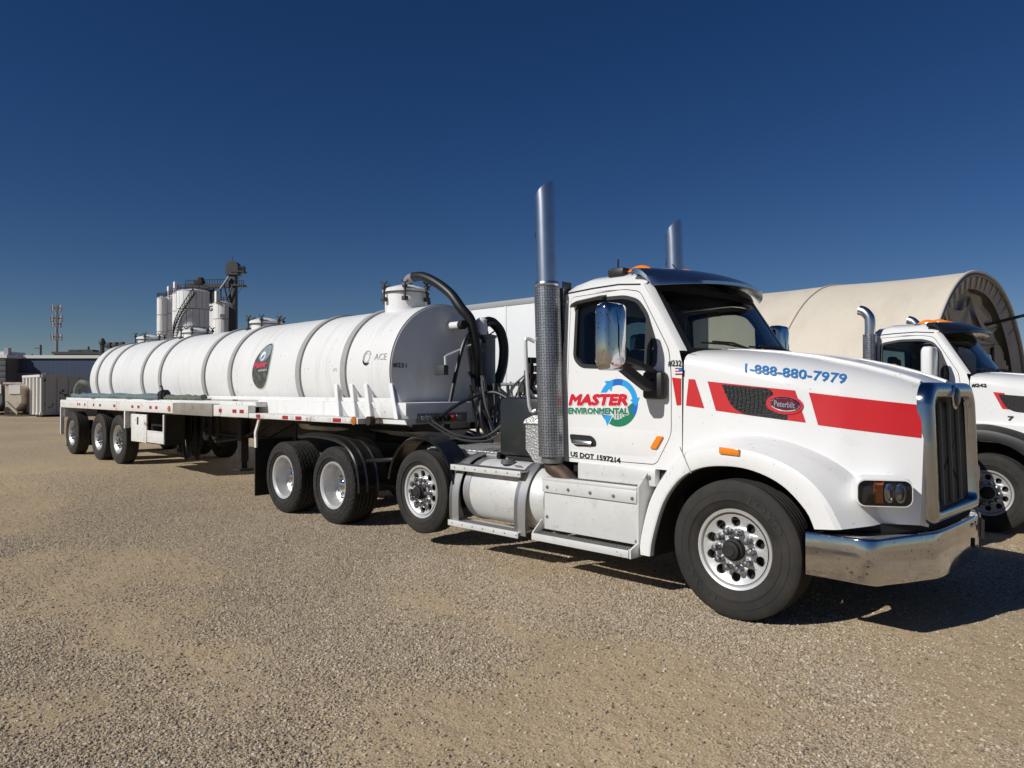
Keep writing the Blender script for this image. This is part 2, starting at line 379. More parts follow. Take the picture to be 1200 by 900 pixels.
# ------------------------------------------------------------------ ground
def ground_material():
    m = bpy.data.materials.new('gravel_ground'); m.use_nodes = True; n = m.node_tree.nodes; l = m.node_tree.links
    b = n['Principled BSDF']; b.inputs['Roughness'].default_value = .95; b.inputs['Specular IOR Level'].default_value = .15
    tc = n.new('ShaderNodeTexCoord')
    def noise(s, d=6, r=.6):
        t = n.new('ShaderNodeTexNoise'); t.inputs['Scale'].default_value = s; t.inputs['Detail'].default_value = d; t.inputs['Roughness'].default_value = r
        l.new(tc.outputs['Object'], t.inputs['Vector']); return t.outputs['Fac']
    def ramp(src, stops):
        r = n.new('ShaderNodeValToRGB'); e = r.color_ramp.elements
        while len(e) < len(stops): e.new(.5)
        for q, (p, c) in zip(e, stops): q.position = p; q.color = (*c, 1)
        l.new(src, r.inputs[0]); return r.outputs[0]
    def mix(f, a, c, bt='MIX'):
        q = n.new('ShaderNodeMix'); q.data_type = 'RGBA'; q.blend_type = bt
        if isinstance(f, float): q.inputs[0].default_value = f
        else: l.new(f, q.inputs[0])
        l.new(a, q.inputs[6]); l.new(c, q.inputs[7]); return q.outputs[2]
    sand = ramp(noise(1.1), [(.3, (.44, .335, .205)), (.7, (.56, .43, .27))])
    stone = ramp(noise(95, 2, .5), [(.32, (.21, .16, .105)), (.5, (.50, .395, .265)), (.68, (.75, .63, .46))])
    at = n.new('ShaderNodeAttribute'); at.attribute_name = 'patch'
    ad0 = n.new('ShaderNodeMath'); ad0.operation = 'MULTIPLY_ADD'; ad0.inputs[1].default_value = .7; l.new(noise(3.5, 6, .7), ad0.inputs[0]); l.new(at.outputs['Fac'], ad0.inputs[2])
    patch = ramp(ad0.outputs[0], [(.50, (0, 0, 0)), (.95, (1, 1, 1))])
    c = mix(patch, mix(.45, sand, stone), stone)
    big = ramp(noise(.16, 4), [(.3, (.80, .79, .77)), (.7, (1.08, 1.05, 1.0))])
    c = mix(1.0, c, big, 'MULTIPLY'); l.new(c, b.inputs['Base Color'])
    v = n.new('ShaderNodeTexVoronoi'); v.inputs['Scale'].default_value = 60; l.new(tc.outputs['Object'], v.inputs['Vector'])
    v2 = n.new('ShaderNodeTexVoronoi'); v2.inputs['Scale'].default_value = 26; l.new(tc.outputs['Object'], v2.inputs['Vector'])
    ad = n.new('ShaderNodeMath'); ad.operation = 'ADD'; l.new(v.outputs['Distance'], ad.inputs[0]); l.new(v2.outputs['Distance'], ad.inputs[1])
    bp = n.new('ShaderNodeBump'); bp.inputs['Strength'].default_value = .8; bp.inputs['Distance'].default_value = .014; bp.invert = True
    ms = n.new('ShaderNodeMapRange'); ms.inputs[3].default_value = .22; ms.inputs[4].default_value = .60; l.new(patch, ms.inputs[0]); l.new(ms.outputs[0], bp.inputs['Strength'])
    l.new(ad.outputs[0], bp.inputs['Height'])
    b2 = n.new('ShaderNodeBump'); b2.inputs['Strength'].default_value = .5; b2.inputs['Distance'].default_value = .05
    l.new(noise(7, 6), b2.inputs['Height']); l.new(bp.outputs[0], b2.inputs['Normal']); l.new(b2.outputs[0], b.inputs['Normal'])
    return m
def vnoise(x, y, s, seed):
    g = np.random.default_rng(seed).random((96, 96)); a, b_ = x*s + 40, y*s + 40
    i, j = np.floor(a).astype(int), np.floor(b_).astype(int); f, h = a - i, b_ - j; f = f*f*(3-2*f); h = h*h*(3-2*h)
    G = lambda p, r_: g[p % 96, r_ % 96]
    return G(i, j)*(1-f)*(1-h) + G(i+1, j)*f*(1-h) + G(i, j+1)*(1-f)*h + G(i+1, j+1)*f*h
def patchiness(x, y):
    lane = sum(np.exp(-((y + .06*x - c0 - .25*np.sin(x*.35))/.30)**2) for c0 in (-2.55, -4.5, -6.1))
    c, q = math.cos(.35), math.sin(.35); x, y = (x*c - y*q)*.62, x*q + y*c      # streaks roughly along the driving direction
    return np.clip((.5*vnoise(x, y, .55, 1) + .3*vnoise(x, y, 1.3, 2) + .2*vnoise(x, y, 2.9, 3) - .10*lane - .35)/.20, 0, 1)
def axis_coords(lo, hi, step, far, k=1.25):
    a = list(np.arange(lo, hi + 1e-6, step)); s = step; x = a[-1]
    while x < far: s *= k; x += s; a.append(x)
    s = step; x = a[0]; pre = []
    while x > -far: s *= k; x -= s; pre.append(x)
    return np.array(pre[::-1] + a)
gx = axis_coords(-14, 5, .16, 2500); gy = axis_coords(-7, 8, .16, 2500)
GX, GY = np.meshgrid(gx, gy, indexing='ij'); GZ = ground_z(GX, GY)
nv = len(gy); me = bpy.data.meshes.new('ground')
idx = np.arange(len(gx)*nv).reshape(len(gx), nv)
fa = np.stack([idx[:-1, :-1], idx[1:, :-1], idx[1:, 1:], idx[:-1, 1:]], -1).reshape(-1, 4)
me.from_pydata(np.stack([GX, GY, GZ], -1).reshape(-1, 3).tolist(), [], fa.tolist()); me.shade_smooth()
at_ = me.attributes.new('patch', 'FLOAT', 'POINT'); at_.data.foreach_set('value', patchiness(GX, GY).reshape(-1).astype(np.float32)); me.materials.append(ground_material())
ground = bpy.data.objects.new('ground', me); COL.objects.link(ground); tag(ground, 'tan gravel yard with sandy patches under the trucks', 'ground', kind='structure')

# loose stones on the yard in front of the trucks: uncountable, one object
def pebble_mat():
    m = bpy.data.materials.new('pebble'); m.use_nodes = True; n = m.node_tree.nodes; l = m.node_tree.links
    b = n['Principled BSDF']; b.inputs['Roughness'].default_value = .9; b.inputs['Specular IOR Level'].default_value = .2
    oi = n.new('ShaderNodeObjectInfo'); r = n.new('ShaderNodeValToRGB'); e = r.color_ramp.elements
    st = [(0, (.17, .135, .098)), (.2, (.33, .268, .19)), (.5, (.44, .365, .268)), (.85, (.53, .45, .345)), (1, (.64, .57, .46))]
    while len(e) < len(st): e.new(.5)
    for q, (p, c) in zip(e, st): q.position = p; q.color = (*c, 1)
    l.new(oi.outputs['Random'], r.inputs[0]); l.new(r.outputs[0], b.inputs['Base Color']); return m
def gravel():
    xs = np.arange(-15, 6.01, .25); ys = np.arange(-6.5, 5.01, .25)
    vx, vy = np.meshgrid(xs, ys, indexing='ij'); vz = ground_z(vx, vy) + .001; n2 = len(ys)
    ix = np.arange(len(xs)*n2).reshape(len(xs), n2); q = np.stack([ix[:-1, :-1], ix[1:, :-1], ix[1:, 1:], ix[:-1, 1:]], -1)
    me = bpy.data.meshes.new('gravel'); V = np.stack([vx, vy, vz], -1).reshape(-1, 3); me.from_pydata(V.tolist(), [], q.reshape(-1, 4).tolist())
    x, y = V[:, 0], V[:, 1]
    pn = patchiness(x, y)
    dist = np.hypot(x - CAM.x, y - CAM.y); dep = -(x - CAM.x)*.707 + (y - CAM.y)*.707; lat = (x - CAM.x)*.707 + (y - CAM.y)*.707
    fall = np.clip((17 - dist)/11, 0, 1)
    vis = ((dep > 1.8) & (np.abs(lat) < dep*.78 + 1.4)).astype(float)
    den = 6600*fall**1.3*vis*(.14 + .86*pn**1.15)
    at = me.attributes.new('den', 'FLOAT', 'POINT'); at.data.foreach_set('value', den.astype(np.float32))
    o = bpy.data.objects.new('gravel', me); COL.objects.link(o); tag(o, 'loose grey and tan gravel stones strewn over the yard', 'gravel', kind='stuff')
    g = bpy.data.node_groups.new('gravel', 'GeometryNodeTree'); g.interface.new_socket('Geometry', in_out='INPUT', socket_type='NodeSocketGeometry'); g.interface.new_socket('Geometry', in_out='OUTPUT', socket_type='NodeSocketGeometry')
    N = g.nodes; K = g.links; gi = N.new('NodeGroupInput'); go = N.new('NodeGroupOutput')
    ds = N.new('GeometryNodeDistributePointsOnFaces'); na = N.new('GeometryNodeInputNamedAttribute'); na.data_type = 'FLOAT'; na.inputs['Name'].default_value = 'den'
    K.new(gi.outputs[0], ds.inputs['Mesh']); K.new(na.outputs['Attribute'], ds.inputs['Density'])
    gti = N.new('GeometryNodeJoinGeometry'); pm = pebble_mat()
    for k in range(4):
        ic = N.new('GeometryNodeMeshIcoSphere'); ic.inputs['Radius'].default_value = 1; ic.inputs['Subdivisions'].default_value = 2
        sp = N.new('GeometryNodeSetPosition'); no = N.new('ShaderNodeTexNoise'); no.noise_dimensions = '4D'; no.inputs['W'].default_value = k*7.3; no.inputs['Scale'].default_value = .9
        sb = N.new('ShaderNodeVectorMath'); sb.operation = 'SUBTRACT'; sb.inputs[1].default_value = (.5, .5, .5); sl = N.new('ShaderNodeVectorMath'); sl.operation = 'SCALE'; sl.inputs['Scale'].default_value = 1.7
        K.new(no.outputs['Color'], sb.inputs[0]); K.new(sb.outputs[0], sl.inputs[0]); K.new(ic.outputs['Mesh'], sp.inputs['Geometry']); K.new(sl.outputs[0], sp.inputs['Offset'])
        sm = N.new('GeometryNodeSetMaterial'); sm.inputs['Material'].default_value = pm; K.new(sp.outputs[0], sm.inputs['Geometry'])
        ti = N.new('GeometryNodeGeometryToInstance'); K.new(sm.outputs[0], ti.inputs[0]); K.new(ti.outputs[0], gti.inputs[0])
    ip = N.new('GeometryNodeInstanceOnPoints'); ip.inputs['Pick Instance'].default_value = True
    K.new(ds.outputs['Points'], ip.inputs['Points']); K.new(gti.outputs[0], ip.inputs['Instance'])
    rv = N.new('FunctionNodeRandomValue'); rv.data_type = 'FLOAT_VECTOR'; rv.inputs[0].default_value = (0, 0, 0); rv.inputs[1].default_value = (.7, .7, 6.28)
    rs = N.new('FunctionNodeRandomValue'); rs.data_type = 'FLOAT'; rs.inputs[2].default_value = .0; rs.inputs[3].default_value = 1
    pw = N.new('ShaderNodeMath'); pw.operation = 'POWER'; pw.inputs[1].default_value = 5; ma = N.new('ShaderNodeMath'); ma.operation = 'MULTIPLY_ADD'; ma.inputs[1].default_value = .0072; ma.inputs[2].default_value = .0033
    cx = N.new('ShaderNodeCombineXYZ'); m7 = N.new('ShaderNodeMath'); m7.operation = 'MULTIPLY'; m7.inputs[1].default_value = .7; m8 = N.new('ShaderNodeMath'); m8.operation = 'MULTIPLY'; m8.inputs[1].default_value = 1.25
    K.new(rs.outputs[1], pw.inputs[0]); K.new(pw.outputs[0], ma.inputs[0]); K.new(ma.outputs[0], cx.inputs[0]); K.new(ma.outputs[0], m7.inputs[0]); K.new(ma.outputs[0], m8.inputs[0]); K.new(m8.outputs[0], cx.inputs[1]); K.new(m7.outputs[0], cx.inputs[2])
    K.new(rv.outputs[0], ip.inputs['Rotation']); K.new(cx.outputs[0], ip.inputs['Scale']); K.new(ip.outputs[0], go.inputs[0])
    md = o.modifiers.new('gravel', 'NODES'); md.node_group = g
gravel()

# ------------------------------------------------------------------ wheels
def tyre_profile(Rr, wd, rim, grooves):
    """(radius, y) from the inner bead to the outer bead; outer face at y=0, inner at y=wd"""
    p = [(rim, wd*.86), (rim + .03, wd*.95), ((Rr + rim)/2, wd*1.0), (Rr - .06, wd*.985), (Rr - .015, wd*.945), (Rr, wd*.90)]
    ys = np.linspace(.90, .10, grooves*3 + 2) if grooves else [.9, .1]
    if grooves:
        step = .80/(grooves + 1); gw = .02/wd
        for k in range(grooves):
            c = .9 - step*(k + 1); p += [(Rr + .004, wd*(c + gw/2 + .002)), (Rr - .012, wd*(c + gw/2)), (Rr - .012, wd*(c - gw/2)), (Rr + .004, wd*(c - gw/2 - .002))]
    p += [(Rr, wd*.10), (Rr - .015, wd*.055), (Rr - .035, wd*.03), (Rr - .06, wd*.012), (Rr - .075, .002), (Rr - .078, -.002), (Rr - .086, -.002), (Rr - .089, .001), ((Rr + rim)/2 + .03, 0.0), ((Rr + rim)/2 - .02, -.001), ((Rr + rim)/2 - .023, -.005), ((Rr + rim)/2 - .034, -.005), ((Rr + rim)/2 - .037, -.001), (rim + .07, .004), (rim + .045, wd*.03), (rim + .028, wd*.06), (rim, wd*.14)]
    return p
def make_wheel(parent, kind, Rr, wd, rim, loc, rz=0):
    """kind 'steer' (disc near the face), 'dish' (deep wide-base), 'trailer'. Outer face at local y=0 looking to -y"""
    dsh = {'steer': .05, 'dish': .26, 'trailer': .10}[kind]
    mb = MB()
    mb.lathe([(rim - .012, wd*.9), (rim - .03, wd*.5), (rim - .035, dsh + .03), (rim - .03, .05), (rim - .012, .028), (rim + .008, .022), (rim + .014, .034), (rim + .012, .06)], n=48)
    rd = rim - .03; nh = 10
    holes = [ellipse(.205/.29*rim*math.cos(2*math.pi*(k+.5)/nh), .205/.29*rim*math.sin(2*math.pi*(k+.5)/nh), (.039 if kind == 'steer' else .030), (.039 if kind == 'steer' else .030), 14) for k in range(nh)]
    sgn = -1
    def prof(r):
        return interp(r, [.0, .085, .10, .175, .185, .225, rd], [dsh - .01, dsh - .01, dsh, dsh - .002, dsh + .012, dsh + .006, dsh - .012]) if kind == 'steer' else interp(r, [0, .1, .17, .2, rd], [dsh, dsh, dsh, dsh + .02, dsh - .05])
    v, f = subdivide_poly(ellipse(0, 0, rd, rd, 48), .06, holes)
    mb.add([(a, prof(math.hypot(a, c)), c) for a, c in v], f)
    for h in holes:
        n = len(h); mb.add([(a, prof(math.hypot(a, c)), c) for a, c in h] + [(a, prof(math.hypot(a, c)) + .022, c) for a, c in h], [(k, (k+1) % n, n + (k+1) % n, n + k) for k in range(n)])
    wname = {'steer': 'polished_alu', 'dish': 'polished_alu', 'trailer': 'alu'}[kind]
    wh = mb.build('wheel', wname, parent, ang=30, loc=loc); wh.rotation_euler = (0, 0, rz)
    MB().lathe(tyre_profile(Rr, wd, rim, 4 if kind != 'dish' else 5), n=64).build('tyre', 'tread' if kind == 'dish' else 'rubber', wh, ang=28)
    mb = MB().lathe([(rim - .05, dsh + .06), (.02, dsh + .06)], n=24, cap1=True).build('brake_drum', 'black_frame', wh)
    hub = MB()
    if kind == 'dish':
        hub.lathe([(.11, dsh), (.11, dsh - .06), (.10, dsh - .085), (.07, dsh - .115), (.03, dsh - .128), (.001, dsh - .13)], n=24); hub.build('hub_cap', 'chrome_clean', wh)
        lr, lm = .143, 'chrome_clean'
    else:
        hub.lathe([(.088, dsh), (.084, dsh - .05), (.07, dsh - .055), (.066, dsh - .085), (.045, dsh - .092), (.04, dsh - .10), (.001, dsh - .10)], n=24); hub.build('hub', 'black_frame' if kind == 'steer' else 'alu_dark', wh)
        lr, lm = .143, 'nut_grey'
    first = None
    for k in range(10):
        a = 2*math.pi*k/10; p = (lr*math.cos(a), dsh, lr*math.sin(a))
        if first is None:
            first = MB().lathe([(.030, .002), (.030, -.010), (.024, -.014), (.023, -.038), (.029, -.046), (.030, -.060), (.022, -.076), (.001, -.082)], n=10).build('lug_nut', lm, wh, loc=p)
        else:
            q = first.copy(); COL.objects.link(q); q.parent = wh; q.location = p
    return wh
def place_wheel(src, parent, loc, rz=0):
    c = copy_tree(src, parent); c.location = loc; c.rotation_euler = (0, 0, rz); return c

# ------------------------------------------------------------------ tractor
def hood_w(x): return interp(x, [-.62, -.2, .2, .6, .9, 1.1], [1.03, .985, .915, .815, .70, .60])
def hood_top(x): return interp(x, [-.62, -.3, 0, .3, .6, .85, 1.02, 1.1], [2.115, 2.105, 2.08, 2.035, 1.965, 1.89, 1.825, 1.79])
def HHf(x): return interp(x, [-.62, -.2, .4, 1.1], [.20, .27, .33, .33])
def HNf(x): return interp(x, [-.62, -.1, .4, 1.1], [4.2, 3.1, 2.7, 2.7])
def hood_s(x): return interp(x, [-.62, .2, .7, 1.1], [.03, .06, .12, .14])
def hood_y(x, z, d=0.0):
    HH = HHf(x); HN = HNf(x); z0 = hood_top(x) - HH; wd = hood_w(x)
    if z <= z0: return -(wd + hood_s(x)*(z0 - z)) - d
    t = min((z - z0)/HH, .999); return -wd*(1 - t**HN)**(1/HN) - d
def side_y(z, d=0.0): return -(1.05 - .055*max(0, (z - 1.95)/.72)) - d
DOOR = [(-1.86, 1.11), (-.86, 1.11), (-.705, 1.38), (-.705, 1.90), (-.735, 2.10), (-.985, 2.51), (-1.06, 2.63), (-1.24, 2.665), (-1.86, 2.645)]
WIN = [(-1.77, 2.55), (-1.77, 2.06), (-1.69, 1.985), (-.93, 1.945), (-.875, 1.98), (-.875, 2.14), (-.985, 2.42), (-1.08, 2.54), (-1.22, 2.585), (-1.5, 2.59)]
FIN = [(-.82, .36), (-.80, .50), (-.71, .78), (-.60, .96), (-.46, 1.085), (-.26, 1.155), (.04, 1.16), (.31, 1.07), (.5, .90), (.565, .77)]
FOUT = [(-1.01, .36), (-.985, .55), (-.89, .88), (-.72, 1.13), (-.53, 1.30), (-.34, 1.37), (0, 1.40), (.41, 1.29), (.69, 1.11), (.87, .80)]
def shrink(P, d):
    c = Vector((sum(p[0] for p in P)/len(P), sum(p[1] for p in P)/len(P))); out = []
    m = len(P)
    for i in range(m):
        a, b, e = Vector(P[i-1]), Vector(P[i]), Vector(P[(i+1) % m])
        n1 = Vector((-(b-a).y, (b-a).x)).normalized(); n2 = Vector((-(e-b).y, (e-b).x)).normalized()
        k = (n1 + n2); k = k/max(k.length_squared/2, .3); out.append(tuple(b + k*d))
    return out
def ccw(P):
    a = sum(P[i-1][0]*P[i][1] - P[i][0]*P[i-1][1] for i in range(len(P))); return P if a > 0 else P[::-1]
def xmir(o_fn):
    """call o_fn(s) for both sides"""
    for s in (-1, 1): o_fn(s)
def my(mb, s):
    if s == 1: mb.v = [(p[0], -p[1], p[2]) for p in mb.v]; mb.f = [q[::-1] for q in mb.f]
    return mb

def tractor(loc, v, label):
    T = thing('semi_truck', label, 'truck', loc, 0, 'white conventional tractor trucks'); main = v == 1
    ax = 0.0 if main else -.36                                      # front axle position
    WP = 'white_paint'
    # ---- hood skin
    def hood():
        mb = MB(); rows = []
        xs = np.linspace(-.60, 1.10, 36)
        for x in xs:
            zb = interp(x, [-.6, .45, .66, 1.1], [1.21, 1.21, .80, .80]); HH = HHf(x); HN = HNf(x); z0 = hood_top(x) - HH; row = []
            for k in range(25):
                a = k/24*math.pi/2
                row.append((x, -hood_w(x)*abs(math.sin(a))**(2/HN), z0 + HH*abs(math.cos(a))**(2/HN)))
            for k in range(1, 9):
                z = z0 + (zb - z0)*k/8; row.append((x, hood_y(x, z), z))
            rows.append([(p[0], -p[1], p[2]) for p in row[:0:-1]] + row)
        mb.rings(rows, closed=False)
        # rear turned edge and front closing
        mb.rings([rows[0], [(p[0] - .0, p[1]*.93, p[2] - .05) for p in rows[0]]], closed=False)
        mb.rings([rows[-1], [(p[0] + .015, p[1]*.8, p[2] - .03) for p in rows[-1]]], closed=False)
        return mb
    hd = hood().build('hood', WP, T, ang=50)
    # centre crease ridges on the hood top
    mb = MB()
    for s in (-1, 1):
        mb.tube([(x, s*hood_w(x)*.52, hood_top(x) - .02) for x in np.linspace(-.55, 1.0, 14)], .022, 8)
    mb.build('ridge', WP, hd)
    # ---- fenders
    fi = resample(crom([(p[0] + ax, p[1], 0) for p in (FIN if main else FIN[3:])], 6), 44); fo = resample(crom([(p[0] + ax, p[1], 0) for p in (FOUT if main else FOUT[3:])], 6), 44)
    def fender(s):
        rs = []
        prof = [(-.02, -1.00), (-.02, -1.185), (0.0, -1.205), (.06, -1.210), (.48, -1.205), (.60, -1.196), (.64, -1.180), (.80, -1.115), (.92, -1.065), (1.0, -1.02), (1.05, -.94), (1.08, -.80)]
        for t, (a, b) in enumerate(zip(fi, fo)):
            k = t/(len(fi) - 1); fr = interp(k, [0, .8, 1], [0, 0, .10])
            rs.append([(a.x + (b.x - a.x)*q, y + fr*max(0, (q - .5))*1.5, a.y + (b.y - a.y)*q) for q, y in prof])
        mb = MB().rings(rs, closed=False)
        my(mb, s).build('fender', 'white_fender' if main else 'black_plastic', T, ang=24)
    xmir(fender)
    if not main:       # white body side between the black flare and hood
        for s in (-1, 1):
            mb = MB().plate([(-.6, 1.15), (1.0, 1.05), (1.0, 1.30), (-.6, 1.42)], [], lambda a, b: (a, s*-1.06, b), lambda a, b: (a, s*-.7, b)); mb.build('fender_skirt', WP, T, bevel=.03)
    def liner(s):
        mb = MB().rings([[(p.x - (p.x - ax)*.02, y, p.y - .005) for p in fi] for y in (-1.17, -.45)], closed=False)
        my(mb, s).build('wheel_arch_liner', 'flap', T)
    xmir(liner)
    MB().box(ax - .95, 1.0, -.45, .45, .42, 1.5).box(-.72, -.62, -1.0, 1.0, .75, 1.95).build('engine_bay', 'flap', T)
    if main:
        mb = MB().plate([(-.995, .50), (-.86, .48), (-.80, .78), (-.70, 1.0), (-.55, 1.14), (-.62, 1.2), (-.80, 1.06), (-.93, .82)], [], lambda a, b: (a, -1.16, b), lambda a, b: (a, -1.1, b))
        # seam between moving hood fender and the fixed rear fender piece
        MB().obox((-.475, -1.214, 1.19), (.004, 0, 0), (0, .004, 0), (.0, 0, .10)).xf(lambda p: p + Vector(((p.z - 1.19)*-.55, (p.z - 1.19)*.12 if p.z > 1.22 else 0, 0))).build('fender_seam', 'text_grey', T)
    # ---- grille
    def gl(hw, z0, z1, r, x): return [(x - .035*(q - .8), p, q) for p, q in rrect(-hw, hw, z0, z1, .05, 6, r)]
    ch = 'chrome' if main else 'dull_chrome'
    mb = MB().rings([gl(.608, .795, 1.81, .16, 1.085), gl(.608, .795, 1.81, .16, 1.13), gl(.60, .80, 1.805, .16, 1.155), gl(.583, .81, 1.79, .15, 1.172), gl(.555, .835, 1.76, .14, 1.181), gl(.518, .865, 1.71, .11, 1.179), gl(.505, .875, 1.695, .10, 1.165), gl(.498, .88, 1.69, .10, 1.10)])
    gs = mb.build('grille_surround', 'grille_chrome' if main else ch, T, ang=50)
    MB().rings([gl(.503, .875, 1.698, .10, 1.115), gl(.01, 1.2, 1.22, .004, 1.115)]).build('grille_mesh', 'grille_mesh', T)
    for k in range(-1, 2):
        y = k*.235; top = 1.66
        MB().rings([[(1.118, y - .008, z), (1.138, y - .005, z), (1.138, y + .005, z), (1.118, y + .008, z)] for z in (.895, top)]).xf(lambda p: p + Vector((-.035*(p.z - .8), 0, 0))).build('grille_bar', 'bar_grey', T)
    bd = MB().lathe([(.075, 0), (.075, .02), (.06, .03), (.001, .032)], origin=(1.14, 0, 1.70), axis='x', n=24).build('grille_badge', 'dark_box', T)
    MB().lathe([(.095, 0), (.095, .012), (.076, .02), (.074, .0)], origin=(1.138, 0, 1.70), axis='x', n=24).build('badge_ring', ch, bd)
    # ---- bumper
    half = [(.50, -1.20), (.66, -1.208), (.84, -1.21), (.90, -1.205), (.94, -1.185), (.968, -1.145), (.99, -1.08), (1.06, -.88), (1.13, -.67), (1.155, -.60), (1.172, -.55), (1.182, -.48), (1.19, -.3), (1.193, 0)]
    path = half + [(p[0], -p[1]) for p in half[-2::-1]]; rs = []
    for i, (x, y) in enumerate(path):
        zb = interp(abs(y), [0, .5, .9, 1.15, 1.22], [.405, .405, .415, .425, .44]); cx, cy = .35, y*.72
        d = Vector((cx - x, cy - y, 0)).normalized(); o = Vector((x, y, 0))
        pr = [(.10, zb + .01), (.02, zb), (.004, zb + .004), (0, zb + .012), (-.0, zb + .17), (0, .728), (.006, .741), (.02, .748), (.20, .752), (.22, .742)]
        rs.append([o + d*q + Vector((0, 0, z)) for q, z in pr])
    bp = MB().rings(rs, closed=False, ).build('bumper', ch, T, ang=50)
    for (y, z) in ((.28, .69), (.40, .69), (.80, .69), (.92, .69)):
        p = interp(y, [0, .3, .55, .74, .92], [1.195, 1.19, 1.17, 1.13, 1.085])
        MB().lathe([(.017, 0), (.016, .012), (.001, .016)], origin=(p, y, z), axis='x', n=10).build('bolt', 'dull_chrome', bp)
    nrm = Vector((.9, .32, 0)).normalized(); tg = Vector((-.32, .9, 0)).normalized()
    MB().obox(Vector((1.112, .80, .60)) + nrm*.02, tg*.115, (0, 0, .075), nrm*.008, .004).build('plate_bracket', 'alu_dark', bp)
    MB().obox(Vector((1.190, .30, .55)), (0, .014, 0), (0, 0, .035), (.012, 0, 0)).build('tow_slot', 'flap', bp)
    MB().box(.35, .98, -.75, .75, .50, .74).build('bumper_bracket', 'flap', T)
    MB().prism([(.75, -1.0), (1.10, -.62), (1.10, .62), (.75, 1.0)], 'z', .742, .80).build('lower_valance', 'flap', T)
    # ---- headlights
    def headlight(s):
        A, B = Vector((.81, -1.065, 0)), Vector((1.10, -.875, 0)); t = (B - A).normalized(); nr = Vector((t.y, -t.x, 0)); c = (A + B)/2
        def ring(hw, z0, z1, r, d, sh=0): return [c + t*(p + sh) + nr*d + Vector((0, 0, q)) for p, q in rrect(-hw, hw, z0, z1, r, 5)]
        zc = 1.045
        mb = MB().rings([ring(.12, zc - .05, zc + .07, .05, -.36, -.02), ring(.16, zc - .085, zc + .10, .07, -.22), ring(.183, zc - .100, zc + .106, .06, -.10), ring(.187, zc - .104, zc + .100, .058, -.03), ring(.180, zc - .099, zc + .090, .056, .008), ring(.172, zc - .092, zc + .080, .052, .008), ring(.168, zc - .088, zc + .076, .05, -.03)], cap1=False)
        h = my(mb, s).build('headlight', WP, T, ang=50)
        my(MB().rings([ring(.17, zc - .09, zc + .078, .05, -.028), ring(.01, zc - .005, zc, .002, -.028)]), s).build('reflector', 'lamp_grey', h)
        mb = MB().obox(c + t*-.035 + nr*-.01 + Vector((0, 0, zc - .005)), t*.026, nr*.012, (0, 0, .074), .006); my(mb, s).build('turn_signal', 'amber', h)
        for q in (.035, .105):
            mb = MB(); cc = c + t*q + nr*-.022 + Vector((0, 0, zc - .005)); rs = []
            for r1, d in ((.048, 0), (.048, .016), (.038, .020), (.036, .004), (.001, .018)):
                rs.append([cc + t*(r1*.75*math.cos(a)) + Vector((0, 0, r1*1.45*math.sin(a))) + nr*d for a in np.linspace(0, 2*math.pi, 20, endpoint=False)])
            my(mb.rings(rs), s).build('projector', 'dull_chrome', h)
        mb = MB().rings([ring(.174, zc - .094, zc + .082, .052, .009), ring(.15, zc - .08, zc + .07, .045, .022), ring(.01, zc - .01, zc, .004, .028)]); my(mb, s).build('lens', 'lens_glass', h)
    xmir(headlight)
    # ---- side intake, emblem, stripes, lettering on the hood side
    hy = lambda d: (lambda a, b: (a, hood_y(a, b, d), b))
    def intake(s):
        poly = roundpoly([(-.27, 1.80), (.10, 1.765), (.145, 1.72), (.07, 1.66), (.10, 1.60), (.245, 1.565), (.24, 1.525), (-.10, 1.565), (-.19, 1.63)], [.02, .06, .03, .08, .05, .02, .02, .06, .05], 5)
        mb = skin(MB(), poly, hy(.008), .04)
        n = len(poly); mb.add([(a, hood_y(a, b, .008), b) for a, b in poly] + [(a, hood_y(a, b, -.01), b) for a, b in poly], [(k, (k+1) % n, n + (k+1) % n, n + k) for k in range(n)])
        it = my(mb, s).build('air_intake', 'mesh_black', T)
        mb = MB()
        for k in range(13):
            x = -.24 + k*.032; top = interp(x, [-.27, .1], [1.785, 1.755]); bot = interp(x, [-.27, -.19, -.1, .24], [1.78, 1.65, 1.58, 1.56])
            if x > .05: bot = 1.70 if x < .12 else 1.74
            if top - bot < .02: continue
            mb.tube([(q, hood_y(q, z, .010), z) for q, z in ((x, bot), (x + .012, (top + bot)/2), (x + .0, top))], .0035, 5)
        my(mb, s).build('louvre', 'black_plastic', it)
        e = (.225, 1.645)
        mb = MB(); rs = []
        for a_, b_, d in ((.110, .055, .004), (.110, .055, .016), (.100, .047, .022), (.096, .043, .018)):
            rs.append([(p, hood_y(p, q - (p - e[0])*.10, d), q - (p - e[0])*.10) for p, q in ellipse(*e, a_, b_, 32)])
        em = my(mb.rings(rs), s).build('emblem', 'chrome_clean', T, ang=30)
        mb = skin(MB(), [(p, q - (p - e[0])*.10) for p, q in ellipse(*e, .097, .044, 32)], hy(.019), .05); my(mb, s).build('emblem_field', 'badge_red', em)
        mb = MB(); text(mb, 'Peterbilt', [(.150, 1.628), (.300, 1.613), (.300, 1.660), (.150, 1.675)], lambda a, b: (a if s < 0 else .45 - a, hood_y(a, b, .0215), b), .03)
        my(mb, s).build('emblem_script', 'dull_chrome', em)
        mb = skin(MB(), [(p, q - (p - e[0])*.10) for p, q in ellipse(e[0] - .006, e[1], .133, .078, 32)], hy(.0105), .05); my(mb, s).build('emblem_backing', 'red_vinyl' if main else 'logo_white', em)
    xmir(intake)
